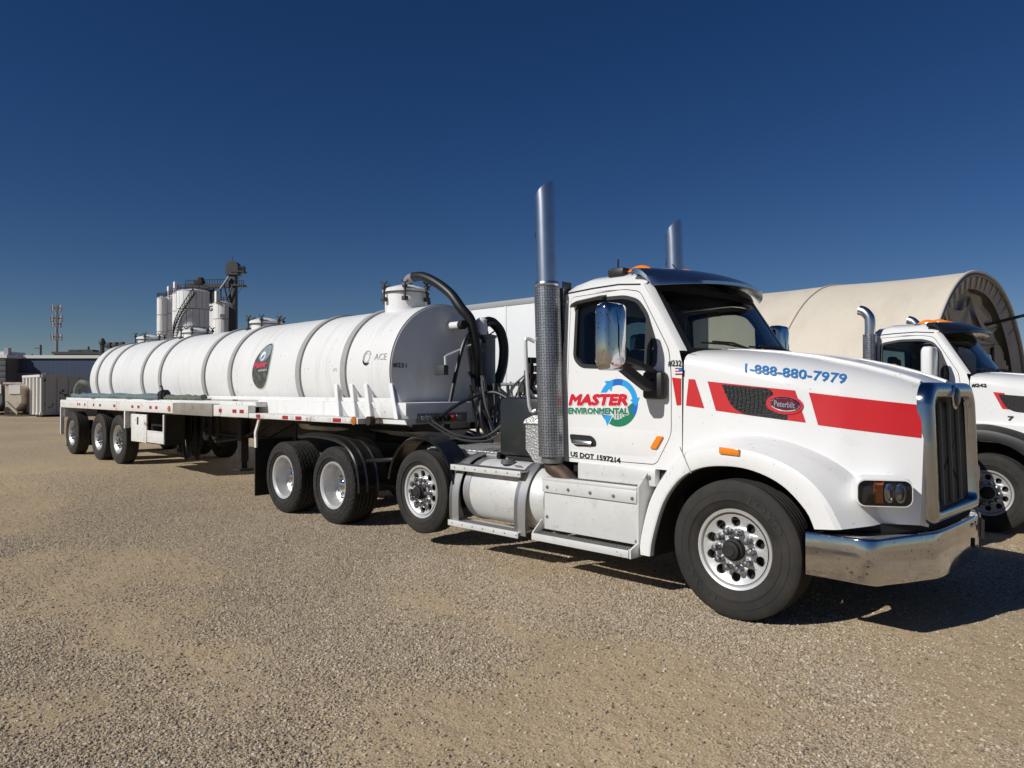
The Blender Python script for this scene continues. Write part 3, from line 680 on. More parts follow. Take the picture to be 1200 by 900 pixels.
    def stripes(s):
        mb = MB()
        if main:
            polys = [[(-.555, 1.845), (-.50, 1.842), (-.415, 1.605), (-.575, 1.625)], [(-.39, 1.825), (.29, 1.75), (.37, 1.508), (-.315, 1.588)], [(.385, 1.735), (1.088, 1.643), (1.088, 1.411), (.455, 1.492)]]
        else:
            polys = [[(-.33, 1.83), (-.20, 1.815), (-.10, 1.585), (-.22, 1.60)], [(.10, 1.775), (.34, 1.745), (.43, 1.51), (.12, 1.55)]]
        for p in polys: skin(mb, p, hy(.004), .07)
        my(mb, s).build('stripe', 'red_vinyl', T)
        if main:
            mb = MB()
            for p in ([(-.70, 1.86), (-.612, 1.85), (-.612, 1.63), (-.655, 1.625)],):
                skin(mb, p, lambda a, b: (a, side_y(b, .004) + .0, b), .1)
            my(mb, s).build('stripe', 'red_vinyl', T)
    xmir(stripes)
    sf = lambda d: (lambda a, b: (a, side_y(b, d), b))
    if main:
        mb = MB(); text(mb, '1-888-880-7979', [(-.085, 1.894), (.62, 1.800), (.600, 1.876), (-.105, 1.968)], hy(.008), .030, .0); mb.build('phone_number', 'blue_vinyl', T)
    if not main:
        mb = MB(); text(mb, '7', [(-.16, 1.44), (-.09, 1.437), (-.09, 1.50), (-.16, 1.503)], hy(.008), .07); mb.build('numeral', 'text_black', T)
    # ---- side marker lamp on the fender
    def marker(s):
        if main:
            mb = MB().obox((-.085, -1.214, 1.282), (.085, .0, -.004), (0, .012, 0), (0, 0, .026), .008); my(mb, s).build('side_marker', 'amber', T)
    xmir(marker)
    # ---- cab shell
    out = [(-1.93, 1.075), (-.605, 1.075), (-.605, 1.98), (-.64, 2.09), (-1.03, 2.695), (-1.30, 2.72), (-1.93, 2.69)]
    dr = roundpoly(DOOR, [.03, .05, .06, .05, .05, .04, .05, .05, .05], 4); wn = roundpoly(WIN, .05, 4)
    cabm = MB()
    for s in (-1, 1):
        hole = ccw(dr)[::-1]
        mb = MB(); v_, f_ = subdivide_poly(ccw(out), .32, [hole]); mb.add([(a, side_y(b), b) for a, b in v_], f_)
        n = len(hole); mb.add([(a, side_y(b), b) for a, b in hole] + [(a, side_y(b) + .05, b) for a, b in hole], [(k, (k+1) % n, n + (k+1) % n, n + k) for k in range(n)])
        my(mb, s); cabm.add(mb.v, mb.f)
        # pillar face between side and windscreen
        mb = MB(); nseg = 6; rs = []
        for k in range(nseg + 1):
            t = k/nseg; z = 2.085 + (2.70 - 2.085)*t; xs_ = -.64 + (-1.03 + .64)*t; xg = xs_ + .045
            rs.append([(xs_, side_y(z), z), (xs_ + .02, side_y(z) + .012, z), (xg, side_y(z) + .055 + .02*t, z), (xg - .02, side_y(z) + .075 + .02*t, z)])
        mb.rings(rs, closed=False); my(mb, s); cabm.add(mb.v, mb.f)
    # roof
    def roof(u, q):
        x = -1.95 + u*(.95); y = -1.0 + 2*q
        hh = interp(x, [-1.95, -1.88, -1.7, -1.2, -1.0], [.02, .13, .19, .185, .12])
        yy = y*(-side_y(2.69)); e = (1 - abs(y)**3.4)**(1/2.2)
        return (x, yy, 2.69 + hh*e)
    cabm.grid(20, 31, roof)
    # rear wall with window
    rw = rrect(-.72, .72, 2.02, 2.50, .10, 5); cabm.plate([(-1.045, 1.075), (1.045, 1.075), (1.045, 1.95), (.99, 2.69), (.6, 2.82), (-.6, 2.82), (-.99, 2.69), (-1.045, 1.95)], [rw[::-1]], lambda a, b: (-1.935, a, b), lambda a, b: (-1.90, a, b))
    # cowl top and floor, firewall
    cab = cabm.build('cab', WP, T, ang=40)
    mb = MB().grid(4, 21, lambda u, q: (-.66 + .14*u + .10*(1 - (2*q - 1)**2), -.96 + 1.92*q, 2.075 + .025*(1 - (2*q - 1)**2) - .03*u)); mb.build('cowl_vent', 'flap', T)
    # gutter line over the door
    for s in (-1, 1): MB().tube([(a, s*-side_y(b, .004), b) for a, b in ((-1.92, 2.685), (-1.6, 2.705), (-1.3, 2.712), (-1.06, 2.69))], .006, 6).build('roof_gutter', 'text_black', cab)
    MB().plate(rrect(-.75, .75, 1.99, 2.53, .12, 5), [rrect(-.71, .71, 2.03, 2.49, .09, 5)[::-1]], lambda a, b: (-1.885, a, b), lambda a, b: (-1.95, a, b)).build('rear_window_seal', 'black_plastic', cab)
    MB().plate(rrect(-.715, .715, 2.025, 2.495, .095, 5), [], lambda a, b: (-1.915, a, b)).build('rear_window', 'glass', cab)
    for s in (-1, 1):
        mb = MB().rings([[(-1.935, s*1.045, z), (-1.965, s*(1.04 - max(0, z - 2.5)*.2), z), (-2.01, s*(.99 - max(0, z - 2.5)*.3), z), (-2.01, s*.90, z), (-1.94, s*.9, z)] for z in (1.08, 1.6, 2.2, 2.55, 2.70, 2.80)], cap0=True, cap1=True)
        mb.build('cab_extender', 'dark_box', T, ang=40)
    # ---- doors
    def door(s):
        P = shrink(ccw(dr), .007); Wd = ccw(wn)
        mb = MB(); v_, f_ = subdivide_poly(P, .3, [Wd[::-1]]); mb.add([(a, side_y(b, .003), b) for a, b in v_], f_)
        for lp in (P, Wd):
            n = len(lp); mb.add([(a, side_y(b, .003), b) for a, b in lp] + [(a, side_y(b) + .045, b) for a, b in lp], [(k, (k+1) % n, n + (k+1) % n, n + k) for k in range(n)])
        d = my(mb, s).build('door', WP, T, ang=40)
        # waist swage
        mb = MB().rings([[(x, side_y(1.38, .001 + .007*e), 1.405), (x, side_y(1.38, .012*e), 1.375), (x, side_y(1.38, .010*e), 1.20), (x, side_y(1.38, .0), 1.165)] for x, e in ((-1.84, .3), (-1.5, 1), (-1.1, 1), (-.86, .4))], closed=False); my(mb, s).build('door_swage', WP, d, ang=60)
        n = len(Wd); a = shrink(Wd, -.022); b = shrink(Wd, .012)
        mb = MB().plate(a, [b[::-1]], lambda p, q: (p, side_y(q, .010), q), lambda p, q: (p, side_y(q) + .02, q)); my(mb, s).build('window_seal', 'black_plastic', d)
        mb = MB().plate(Wd, [], lambda p, q: (p, side_y(q) + .012, q)); my(mb, s).build('window', 'glass', d)
        # quarter post
        mb = MB().plate([(-.99, 1.95), (-.93, 1.95), (-.93, 2.3), (-.99, 2.4)], [], lambda p, q: (p, side_y(q) + .004, q), lambda p, q: (p, side_y(q) + .03, q)); my(mb, s).build('window_post', 'black_plastic', d)
        if main:
            mb = MB().rings([[(x, side_y(2.58, q), z + dz) for q, z in ((.0, 2.60), (.055, 2.575), (.07, 2.55), (.05, 2.545), (0.0, 2.555))] for x, dz in ((-1.815, -.01), (-1.79, .004), (-1.5, .03), (-1.43, .03))], cap0=True, cap1=True); my(mb, s).build('window_visor', 'black_plastic', d)
        # handle
        hp = roundpoly([(-1.825, 1.338), (-1.56, 1.332), (-1.505, 1.29), (-1.505, 1.235), (-1.75, 1.228), (-1.80, 1.26)], .03, 4)
        mb = MB().plate(hp, [], lambda p, q: (p, side_y(q, .018), q), lambda p, q: (p, side_y(q, -.01), q)); h = my(mb, s).build('handle', 'black_plastic', d, bevel=.006)
        mb = MB().tube([(-1.77, side_y(1.27, .024), 1.268), (-1.75, side_y(1.27, .034), 1.268), (-1.58, side_y(1.27, .034), 1.266), (-1.55, side_y(1.27, .024), 1.266)], .021, 10); my(mb, s).build('handle_grip', 'dull_chrome', d)
        mb = MB().plate(roundpoly([(-.915, 1.25), (-.85, 1.25), (-.78, 1.36), (-.84, 1.362)], .015, 3), [], lambda p, q: (p, side_y(q, .022), q), lambda p, q: (p, side_y(q), q)); my(mb, s).build('door_reflector', 'amber', d, bevel=.004)
        if main and s == -1: door_logo(d, sf)
    def door_logo(d, sf):
        def T2(name, m, txt, cor, off, bold, shear=0): mb = MB(); text(mb, txt, cor, sf(off), bold, shear); mb.build(name, m, d)
        T2('lettering', 'text_black', 'US DOT', [(-1.82, 1.125), (-1.535, 1.113), (-1.535, 1.163), (-1.82, 1.175)], .005, .065)
        T2('lettering', 'text_black', '1597214', [(-1.50, 1.112), (-1.235, 1.100), (-1.235, 1.150), (-1.50, 1.162)], .005, .065)
        c = (-1.262, 1.640); R1, R2 = .215, .158
        def arc(name, m, a0, a1, r1, r2, off, n=20):
            mb = MB(); fn = sf(off); rs = [[fn(c[0] + r*math.cos(R(a)), c[1] + r*math.sin(R(a))) for r in (r1, r2)] for a in np.linspace(a0, a1, n)]
            mb.rings(rs, closed=False).build(name, m, d)
        def arrow(name, m, a, w, ln, off, sgn):
            t = R(a); rm = (R1 + R2)/2; p = Vector((c[0] + rm*math.cos(t), c[1] + rm*math.sin(t))); tn = Vector((-math.sin(t), math.cos(t)))*sgn; nn = Vector((math.cos(t), math.sin(t)))
            mb = MB().plate([tuple(p + nn*w), tuple(p - nn*w), tuple(p + tn*ln)], [], sf(off)); mb.build(name, m, d)
        arc('logo_arc', 'logo_blue', 112, 75, R1, R2, .0045); arc('logo_arc', 'logo_cyan', 75, 12, R1, R2, .0045)
        arc('logo_arc', 'logo_blue', 4, -30, R1, R2, .0045, 10); arc('logo_arc', 'logo_cyan', 165, 128, R1, R2, .0045, 10); arc('logo_arc', 'logo_blue', 228, 200, R1, R2, .0045, 8)
        arrow('logo_arrow', 'logo_cyan', 128, .062, .085, .005, -1); arrow('logo_arrow', 'logo_cyan', 12, .055, .07, .005, -1); arrow('logo_arrow', 'logo_cyan', 240, .055, .08, .005, -1)
        # green ground segment with pale trees
        pts = [(c[0] + R1*math.cos(R(a)), c[1] + R1*math.sin(R(a))) for a in np.linspace(-118, 0, 24)] + [(c[0] + .15, c[1] - .0), (c[0] + .08, c[1] - .055), (c[0] - .04, c[1] - .09)]
        MB().plate(pts, [], sf(.0042)).build('logo_ground', 'logo_green', d)
        mb = MB()
        for k, (dx, h, b_) in enumerate(((-.055, .06, -.135), (-.03, .085, -.150), (0.0, .07, -.150), (.03, .09, -.140), (.058, .06, -.125), (.08, .08, -.105), (.105, .06, -.09))):
            for j in range(3): mb.plate([(c[0] + dx - .016 + .004*j, c[1] + b_ + h*j*.28), (c[0] + dx + .016 - .004*j, c[1] + b_ + h*j*.28), (c[0] + dx, c[1] + b_ + h*(.45 + .28*j))], [], sf(.0052 + .0003*j))
        mb.build('logo_tree', 'pale_mark', d)
        T2('lettering', 'logo_white', 'MASTER', [(-1.855, 1.598), (-1.145, 1.606), (-1.11, 1.733), (-1.82, 1.727)], .0050, .14, .0)
        T2('lettering', 'logo_red', 'MASTER', [(-1.845, 1.606), (-1.155, 1.614), (-1.125, 1.722), (-1.81, 1.718)], .0078, .085, .0)
        T2('lettering', 'logo_white', 'ENVIRONMENTAL', [(-1.85, 1.520), (-1.140, 1.530), (-1.140, 1.603), (-1.85, 1.595)], .0048, .13)
        T2('lettering', 'logo_green', 'ENVIRONMENTAL', [(-1.845, 1.527), (-1.147, 1.537), (-1.147, 1.596), (-1.845, 1.588)], .0076, .065)
    xmir(door)
    mb = MB(); num = '#232' if main else '#242'
    if main: text(mb, num, [(-.738, 1.952), (-.608, 1.947), (-.608, 2.003), (-.738, 2.008)], lambda a, b: (a, side_y(b, .007), b), .022)
    else: text(mb, num, [(-.58, 1.895), (-.40, 1.89), (-.40, 1.945), (-.58, 1.95)], hy(.008), .06)
    mb.build('unit_number', 'text_black', T)
    if main:
        for k in range(5): MB().plate([(-.668, 1.882 + k*.0115), (-.598, 1.882 + k*.0115), (-.598, 1.8935 + k*.0115), (-.668, 1.8935 + k*.0115)], [], sf(.005)).build('flag_stripe', 'tape_red' if k % 2 == 0 else 'logo_white', T)
        MB().plate([(-.632, 1.908), (-.598, 1.908), (-.598, 1.9395), (-.632, 1.9395)], [], sf(.007)).build('flag_canton', 'logo_blue', T)
    # ---- windscreen
    def wsp(u, q, d=0.0):
        t = u; z = 2.075 + .635*t; y = (-.955 + .045*t)*(1 - 2*q); bulge = (1 - abs(1 - 2*q)**2.2)
        return (-.595 - .405*t + .13*bulge*(1 - .25*t) + d, y, z)
    MB().grid(10, 25, lambda u, q: wsp(u, q)).build('windscreen', 'windscreen', T)
    mb = MB()
    for k, (q0, q1) in enumerate(((0, .028), (.972, 1))): mb.grid(10, 3, lambda u, q: wsp(u, q0 + (q1 - q0)*q, .004))
    mb.grid(3, 25, lambda u, q: wsp(u*.06, q, .004)); mb.grid(3, 25, lambda u, q: wsp(.88 + u*.12, q, .004))
    mb.build('windscreen_seal', 'flap', T)
    for y0, y1, y2 in ((-.25, -.7, -.80), (.62, .15, .05)):
        mb = MB().tube([(-.42, y0, 2.12), (-.455, (y0 + y1)/2, 2.165), (-.52, y1, 2.17)], .010, 6); wp = mb.build('wiper', 'flap', T)
        MB().tube([(-.475, y0 + .05, 2.135), (-.50, (y0+y1)/2 - .05, 2.155), (-.57, y2, 2.16)], .009, 6).build('wiper_blade', 'flap', wp)
    # ---- interior
    cb = thing_part = MB().box(-1.88, -.70, -.98, .98, 1.10, 1.16).box(-1.885, -1.87, -.98, .98, 1.1, 2.0).build('cab_floor', 'interior', T)
    MB().grid(6, 13, lambda u, q: (-1.88 + .80*u, -.93 + 1.86*q, 2.66 + .13*(1 - (2*q - 1)**4))).build('headliner', 'interior', T)
    mb = MB().rings([[(-.98, y, 1.6), (-1.02, y, 1.90), (-.93, y, 2.02), (-.75, y, 2.05), (-.62, y, 2.06), (-.62, y, 1.6)] for y in (-.94, -.3, .1, .94)], cap0=True, cap1=True); mb.build('dashboard', 'interior_grey', T, ang=60)
    MB().box(-.74, -.60, -.85, -.25, 2.062, 2.075, .005).build('dash_papers', 'interior_tan', T)
    MB().rings([[(-1.04, y, 1.95), (-1.03, y, 2.10 + .03*math.sin((y - .2)*5)), (-.85, y, 2.10), (-.70, y, 2.06), (-.85, y, 1.9)] for y in np.linspace(.20, .72, 7)], cap0=True, cap1=True).build('instrument_hood', 'interior', T, ang=60)
    mb = MB(); c0 = Vector((-1.15, .47, 2.03)); n0 = Vector((-.55, 0, .83)).normalized(); u0 = Vector((0, 1, 0)); v0 = n0.cross(u0)
    mb.tube([c0 + .235*(math.cos(a)*u0 + math.sin(a)*v0) for a in np.linspace(0, 2*math.pi, 29)], .017, 8, caps=False)
    for a in (20, 160, 270): mb.cyl(c0, c0 + .23*(math.cos(R(a))*u0 + math.sin(R(a))*v0), .016, n=6)
    mb.cyl(c0, c0 - n0*.35, .05, n=10); mb.build('steering_wheel', 'interior', T)
    for y in (-.47, .47):
        st = MB().box(-1.80, -1.30, y - .25, y + .25, 1.45, 1.60, .05).box(-1.84, -1.70, y - .24, y + .24, 1.55, 2.20, .06).build('seat', 'interior', T)
        MB().box(-1.84, -1.74, y - .13, y + .13, 2.21, 2.38, .04).build('headrest', 'interior', st)
    # ---- visor, roof lamps
    def vz(y): return 2.752 + .05*(1 - (y/.98)**2)
    def lipx(y): return -.60 - .33*(abs(y)/.98)**2.2
    def visor(u, q, top=True):
        y = -.99 + 1.98*q; xb = -1.16; xl = lipx(y); x = xb + (xl - xb)*u
        zt = (vz(y) + .085)*(1 - u) + u*(vz(y) - .055) + .05*math.sin(u*math.pi)*(1 if top else 1)
        return (x, y*(1 + .03*math.sin(u*3.14)), zt - (0 if top else .03 + .03*(1-u)))
    mb = MB().grid(12, 33, lambda u, q: visor(u, q)).grid(12, 33, lambda u, q: visor(u, q, False))
    e1 = [visor(1, q/32) for q in range(33)]; e2 = [visor(1, q/32, False) for q in range(33)]; mb.rings([e1, e2], closed=False)
    for q in (0, 1): mb.rings([[visor(u/11, q) for u in range(12)], [visor(u/11, q, False) for u in range(12)]], closed=False)
    mb.build('sun_visor', 'dull_chrome' if main else 'black_paint', T, ang=50)
    for y in (-.80, -.08, .15, .40, .85) if main else (-.8, -.25, 0, .25, .8):
        zz = 2.71 + .185*(1 - abs(y/1.0)**3.4)**(1/2.2); x = -1.20
        mb = MB(); rs = []
        for t in np.linspace(0, 1, 9):
            hx = -.15 + .27*t; ww = .052*math.sin(math.pi*min(1, .12 + t*.80))**.6; hh = .075*math.sin(math.pi*min(1, .06 + t*.80))**.8
            rs.append([(x + hx, y + ww*math.cos(a), zz - .025 + hh*max(0, math.sin(a))) for a in np.linspace(0, math.pi, 9)])
        mb.rings(rs, closed=False); rl = mb.build('roof_marker', 'amber', T, ang=60)
        MB().box(x - .17, x + .13, y - .058, y + .058, zz - .035, zz - .008, .01).build('lamp_base', 'chrome_clean', rl)
    if main:
        MB().box(-1.50, -1.32, -.90, -.78, 2.80, 2.885, .02).build('antenna_base', 'black_plastic', T); MB().cyl((-1.42, -.84, 2.88), (-1.42, -.84, 2.975), .009, n=6).build('antenna', 'black_plastic', T)
        MB().cyl((-1.35, .25, 2.88), (-1.50, .20, 3.06), .007, n=6).build('antenna', 'black_plastic', T)
    # ---- mirrors
    mm = 'chrome' if main else 'white_paint'
    def mirror(s):
        def ring(y0, y1, z0, z1, r, x): return [(x - .05*(p + 1.58)*0, p, q) for p, q in rrect(y0, y1, z0, z1, r, 6)]
        y0, y1 = (-1.665, -1.385) if main else (-1.66, -1.36)
        z0, z1 = (1.915, 2.47) if main else (1.97, 2.46)
        mb = MB().rings([ring(y0 + .02, y1 - .02, z0 + .02, z1 - .02, .07, -1.05), ring(y0, y1, z0, z1, .055, -1.02), ring(y0, y1, z0, z1, .055, -.945), ring(y0 + .010, y1 - .010, z0 + .012, z1 - .010, .055, -.918), ring(y0 + .04, y1 - .04, z0 + .05, z1 - .04, .07, -.905), ring(y0 + .11, y1 - .11, z0 + .2, z1 - .2, .04, -.901)], cap0=True, cap1=True)
        m_ = my(mb, s).build('mirror', mm, T, ang=60)
        mb = MB().plate(rrect(y0 + .03, y1 - .03, z0 + .03, z1 - .03, .06, 5), [], lambda a, b: (-1.053, a, b)); my(mb, s).build('mirror_glass', 'chrome_clean', m_)
        mb = MB().rings([[(x - .035, y, z - .05), (x + .035, y, z - .04), (x + .035, y, z + .04), (x - .035, y, z + .05)] for x, y, z in ((-.97, -1.46, 1.99), (-.93, -1.33, 1.90), (-.87, -1.20, 1.80), (-.84, -1.12, 1.78))], cap0=True, cap1=True)
        mb.rings([[(x - .028, y, z - .022), (x + .028, y, z - .022), (x + .028, y, z + .022), (x - .028, y, z + .022)] for x, y, z in ((-.96, -1.43, 2.03), (-.90, -1.27, 1.98), (-.83, -1.12, 1.90))], cap0=True, cap1=True)
        mb.box(-.95, -.74, -1.14, -1.05, 1.675, 1.915, .03); my(mb, s).build('mirror_arm', 'black_plastic', m_, bevel=.008)
    xmir(mirror)
    # ---- exhaust stacks
    def stack(s):
        if main:
            b, t = Vector((-1.985, -1.13, 1.10)), Vector((-2.085, -1.13, 3.72)); ax_ = (t - b).normalized(); at = lambda z: b + ax_*((z - b.z)/ax_.z)
            mb = MB(); rs = []
            for z, r in ((2.74, .102), (3.2, .102), (3.55, .102)): rs.append([at(z) + Vector((r*math.cos(a), r*math.sin(a), 0)) for a in np.linspace(0, 2*math.pi, 28, endpoint=False)])
            rs.append([at(3.66 + .10*math.cos(a)) + Vector((.102*math.cos(a), .102*math.sin(a), 0)) for a in np.linspace(0, 2*math.pi, 28, endpoint=False)])
            rs.append([p + (at(3.67) - p)*Vector((.05, .05, 0)).length*.6 for p in rs[-1]]); rs.append([p - Vector((0, 0, .35)) for p in rs[-1]])
            st = my(mb.rings(rs), s).build('exhaust_stack', 'dull_chrome', T, ang=40)
            my(MB().rings([[at(z) + Vector((.105*math.cos(a), .105*math.sin(a), 0)) for a in np.linspace(0, 2*math.pi, 24, endpoint=False)] for z in (1.06, 2.74)]), s).build('muffler', 'alu_dark', st)
            rs = [[at(z) + Vector((.128*math.cos(a), .128*math.sin(a), 0)) for a in np.linspace(R(-200), R(20), 22)] for z in (1.12, 1.6, 2.2, 2.745)]
            my(MB().rings(rs, closed=False), s).build('heat_shield', 'perforated', st)
            my(MB().lathe([(.11, 0), (.118, .012), (.118, .035), (.11, .05)], origin=at(2.745), axis='z', n=24), s).build('clamp', 'dull_chrome', st)
            my(MB().tube([at(2.22) + Vector((-.13, -.06, 0)), at(2.25) + Vector((-.18, -.11, 0)), at(2.18) + Vector((-.195, -.12, 0)), at(1.60) + Vector((-.18, -.11, 0)), at(1.56) + Vector((-.12, -.08, 0))], .017, 8, smooth=4), s).build('grab_handle', 'polished_alu', st)
            my(MB().tube([at(1.13), at(1.03), Vector((-1.945, -1.12, 1.0)), Vector((-1.86, -1.10, .945)), Vector((-1.78, -1.085, .87))], .083, 14, smooth=4), s).build('exhaust_elbow', 'exhaust_brown', st)
            my(MB().plate([(-2.0, 1.1), (-1.90, 1.1), (-1.93, 2.74), (-2.07, 2.74)], [], lambda a, b_: (a, -1.03, b_), lambda a, b_: (a, -1.02, b_)), s).build('stack_bracket', 'perforated', st)
            mb = MB()
            for k in range(24): mb.lathe([(.008, 0), (.006, .006), (.001, .008)], origin=(0, 0, 0), axis='x', n=6).v
        else:
            x = -1.90; st = my(MB().tube([(x, -1.13, 2.70), (x, -1.13, 2.90), (x - .02, -1.13, 2.98), (x - .08, -1.13, 3.05), (x - .15, -1.13, 3.08)], .075, 16, smooth=5), s).build('exhaust_stack', 'dull_chrome', T)
            my(MB().cyl((x, -1.13, 1.1), (x, -1.13, 2.70), .10, n=20), s).build('heat_shield', 'perforated', st)
    xmir(stack)
    # ---- frame, axles
    MB().box(-8.3 if main else -7.0, .9, -.46, -.38, .80, 1.03).box(-8.3 if main else -7.0, .9, .38, .46, .80, 1.03).build('frame_rail', 'black_frame', T)
    for x in (-2.6, -3.5, -4.8, -5.2, -6.4, -7.6): MB().box(x - .06, x + .06, -.38, .38, .82, 1.0).build('cross_member', 'black_frame', T)
    MB().cyl((ax, -.95, .5), (ax, .95, .5), .07).box(ax - .05, ax + .05, -.9, .9, .40, .52).build('axle', 'black_frame', T)
    wx = ax - (.06 if main else 0); st = make_wheel(T, 'steer', .53, .285, .300, (wx, -1.22, .53 if main else .455))
    if main:
        for th in (255, 75):
            mb = MB(); text(mb, 'TOYO', [(0, 0), (1, 0), (1, 1), (0, 1)], lambda a, b: ((.392 + .055*b)*math.cos(R(th - 52*a)), -.006, (.392 + .055*b)*math.sin(R(th - 52*a))), .0); mb.build('tyre_lettering', 'rubber_letter', st)
    place_wheel(st, T, (wx, 1.22, .53 if main else .455), math.pi)
    if not main:
        return T
    # pusher (lifted) axle with small tyres
    PX = -3.93; pz = .60
    pw = make_wheel(T, 'steer', .47, .26, .29, (PX, -1.22, pz)); place_wheel(pw, T, (PX, 1.22, pz), math.pi)
    MB().cyl((PX, -1.0, pz), (PX, 1.0, pz), .065).build('axle', 'black_frame', T)
    dw = None
    for x in (-5.77, -7.10):
        if dw is None: dw = make_wheel(T, 'dish', .505, .43, .30, (x, -1.235, .505))
        else: place_wheel(dw, T, (x, -1.235, .505))
        place_wheel(dw, T, (x, 1.235, .505), math.pi)
        MB().cyl((x, -1.0, .505), (x, 1.0, .505), .09).lathe([(.05, -.25), (.2, -.15), (.24, 0), (.2, .15), (.05, .25)], origin=(x, 0, .52), axis='y', n=20).build('axle', 'black_frame', T)
    # pusher fender
    def pf(s):
        a = [R(q) for q in np.linspace(172, 12, 22)]; r1 = .60
        rs = [[(PX + .03 + rr*math.cos(q), y, pz + .02 + rr*math.sin(q)*1.0) for rr, y in ((r1 - .02, -1.235), (r1, -1.25), (r1 + .012, -1.235), (r1 + .004, -1.20), (r1 + .012, -1.05), (r1 + .012, -.95), (r1, -.94))] for q in a]
        mb = MB().rings(rs, closed=False); my(mb, s).build('pusher_fender', 'black_paint', T, ang=50)
    xmir(pf)
    # drive fenders: front quarter arch and flat centre
    def df(s):
        pts = [(-6.62, 1.115), (-6.3, 1.14), (-5.95, 1.135), (-5.60, 1.10), (-5.36, 1.00), (-5.20, .84), (-5.13, .62), (-5.12, .47)]
        P = crom([(p[0], 0, p[1]) for p in pts], 5)
        pr = [(-.02, -1.235), (.0, -1.25), (.012, -1.24), (.012, -1.14), (.024, -1.12), (.012, -1.10), (.012, -.98), (.024, -.96), (.012, -.94), (.012, -.80), (-.02, -.79)]
        rs = []
        for i, p in enumerate(P):
            t = (P[min(i+1, len(P)-1)] - P[max(i-1, 0)]).normalized(); n_ = Vector((-t.z, 0, t.x)); n_ = n_ if n_.z > 0 or n_.x > 0 else -n_
            rs.append([p + n_*q*1.5 + Vector((0, y, 0)) for q, y in pr])
        mb = MB().rings(rs, closed=False); my(mb, s).build('drive_fender', 'black_paint', T, ang=40)
        mb = MB().tube([(-5.14, -1.10, .86), (-4.75, -1.08, .90), (-4.55, -1.0, .92)], .028, 8); my(mb, s).build('fender_bracket', 'black_paint', T)
        mb = MB().box(-7.92, -7.90, -1.24, -.62, .16, 1.02); my(mb, s).build('mud_flap', 'flap', T)
    xmir(df)
    # fifth wheel
    MB().lathe([(.48, 0), (.48, .05), (.46, .06), (.001, .06)], origin=(-6.4, 0, 1.15), axis='z', n=32).box(-6.9, -5.9, -.45, .45, 1.03, 1.15).build('fifth_wheel', 'black_frame', T)
    MB().cyl((-4.6, 0, .7), (-5.7, 0, .52), .06).cyl((-2.6, 0, .75), (-4.6, 0, .7), .06).build('drive_shaft', 'black_frame', T)
    # deck plate behind cab
    dk = MB().box(-4.25, -3.10, -.80, .70, 1.045, 1.075, .006).build('deck_plate', 'tread_plate', T); MB().cyl((-4.25, -.82, 1.035), (-3.05, -.82, 1.035), .03).build('deck_edge', 'alu', dk)
    # hydraulic reservoir, tool boxes behind the cab
    MB().box(-2.96, -2.34, -.90, .25, 1.06, 1.675, .045).build('hydraulic_tank', 'dark_box', T, ang=40)
    MB().box(-2.90, -2.3, -.86, .2, 1.02, 1.055).build('tank_mount', 'black_frame', T)
    tb = MB().rings([[(-2.37, y, 1.42), (-2.37, y, 1.17), (-2.25, y, 1.035), (-2.08, y, 1.035), (-2.08, y, 1.42)] for y in (-1.10, -.86)], cap0=True, cap1=True).build('side_box', 'tread_plate', T, bevel=.006)
    MB().rings([[(-2.39, y, 1.42), (-2.37, y, 1.455), (-2.30, y + (.05 if y < -1 else -.05), 1.505), (-2.10, y + (.05 if y < -1 else -.05), 1.505), (-2.07, y, 1.42)] for y in (-1.12, -.84)], cap0=True, cap1=True).build('box_lid', 'tread_plate', tb, bevel=.006)
    # rack with wooden slats
    rk = MB().box(-3.62, -3.56, .22, .28, 1.05, 2.16).box(-3.62, -3.56, .85, .91, 1.05, 2.16).box(-3.63, -3.55, .22, .91, 2.09, 2.16).build('rack', 'black_frame', T)
    for z in (1.98, 1.82): MB().box(-3.60, -3.54, .28, .85, z, z + .08, .006).build('slat', 'wood', rk)
    for z in (1.90, 1.70): MB().box(-3.63, -3.55, .22, .91, z, z + .06).build('rail', 'black_frame', rk)
    MB().cyl((-4.2, .35, 1.83), (-3.6, .35, 1.83), .02).build('rack_bar', 'steel_grey', rk)
    # fuel tank with steps
    def fuel(s):
        ft = my(MB().lathe([(.001, -3.27), (.22, -3.26), (.30, -3.235), (.325, -3.19), (.325, -2.11), (.30, -2.06), (.28, -2.055), (.22, -2.035), (.001, -2.025)], origin=(0, -.875, .685), axis='x', n=44), s).build('fuel_tank', 'step_white', T, ang=40)
        for x in (-3.14, -2.36): my(MB().lathe([(.328, x - .04), (.333, x - .04), (.333, x + .04), (.328, x + .04)], origin=(0, -.875, .685), axis='x', n=44), s).build('strap', 'alu', ft)
        my(MB().lathe([(.075, 0), (.075, .03), (.06, .045), (.025, .048), (.02, .06), (.001, .06)], origin=(-2.72, -1.0, .99), axis='z', n=20), s).build('fuel_cap', 'alu_dark', ft)
        my(MB().obox((-2.52, -1.05, .982), (.05, 0, 0), (0, .022, -.012), (0, .001, .002)), s).build('fuel_label', 'text_grey', ft)
        for x, wd in ((-3.36, .045), (-2.38, .05)):
            pr = crom([(-.62, 1.10), (-.84, 1.06), (-1.06, .99), (-1.18, .87), (-1.245, .70), (-1.255, .5), (-1.245, .335)], 4); pr2 = [(-.62, 1.045), (-.84, 1.015), (-1.00, .945), (-1.09, .84), (-1.135, .70), (-1.13, .52), (-1.06, .335)]; pr2 = crom(pr2, 4)
            mb = MB().rings([[(x, a[0], a[1]), (x + wd, a[0], a[1]), (x + wd, b[0], b[1]), (x, b[0], b[1])] for a, b in zip(pr, pr2)], cap0=True, cap1=True)
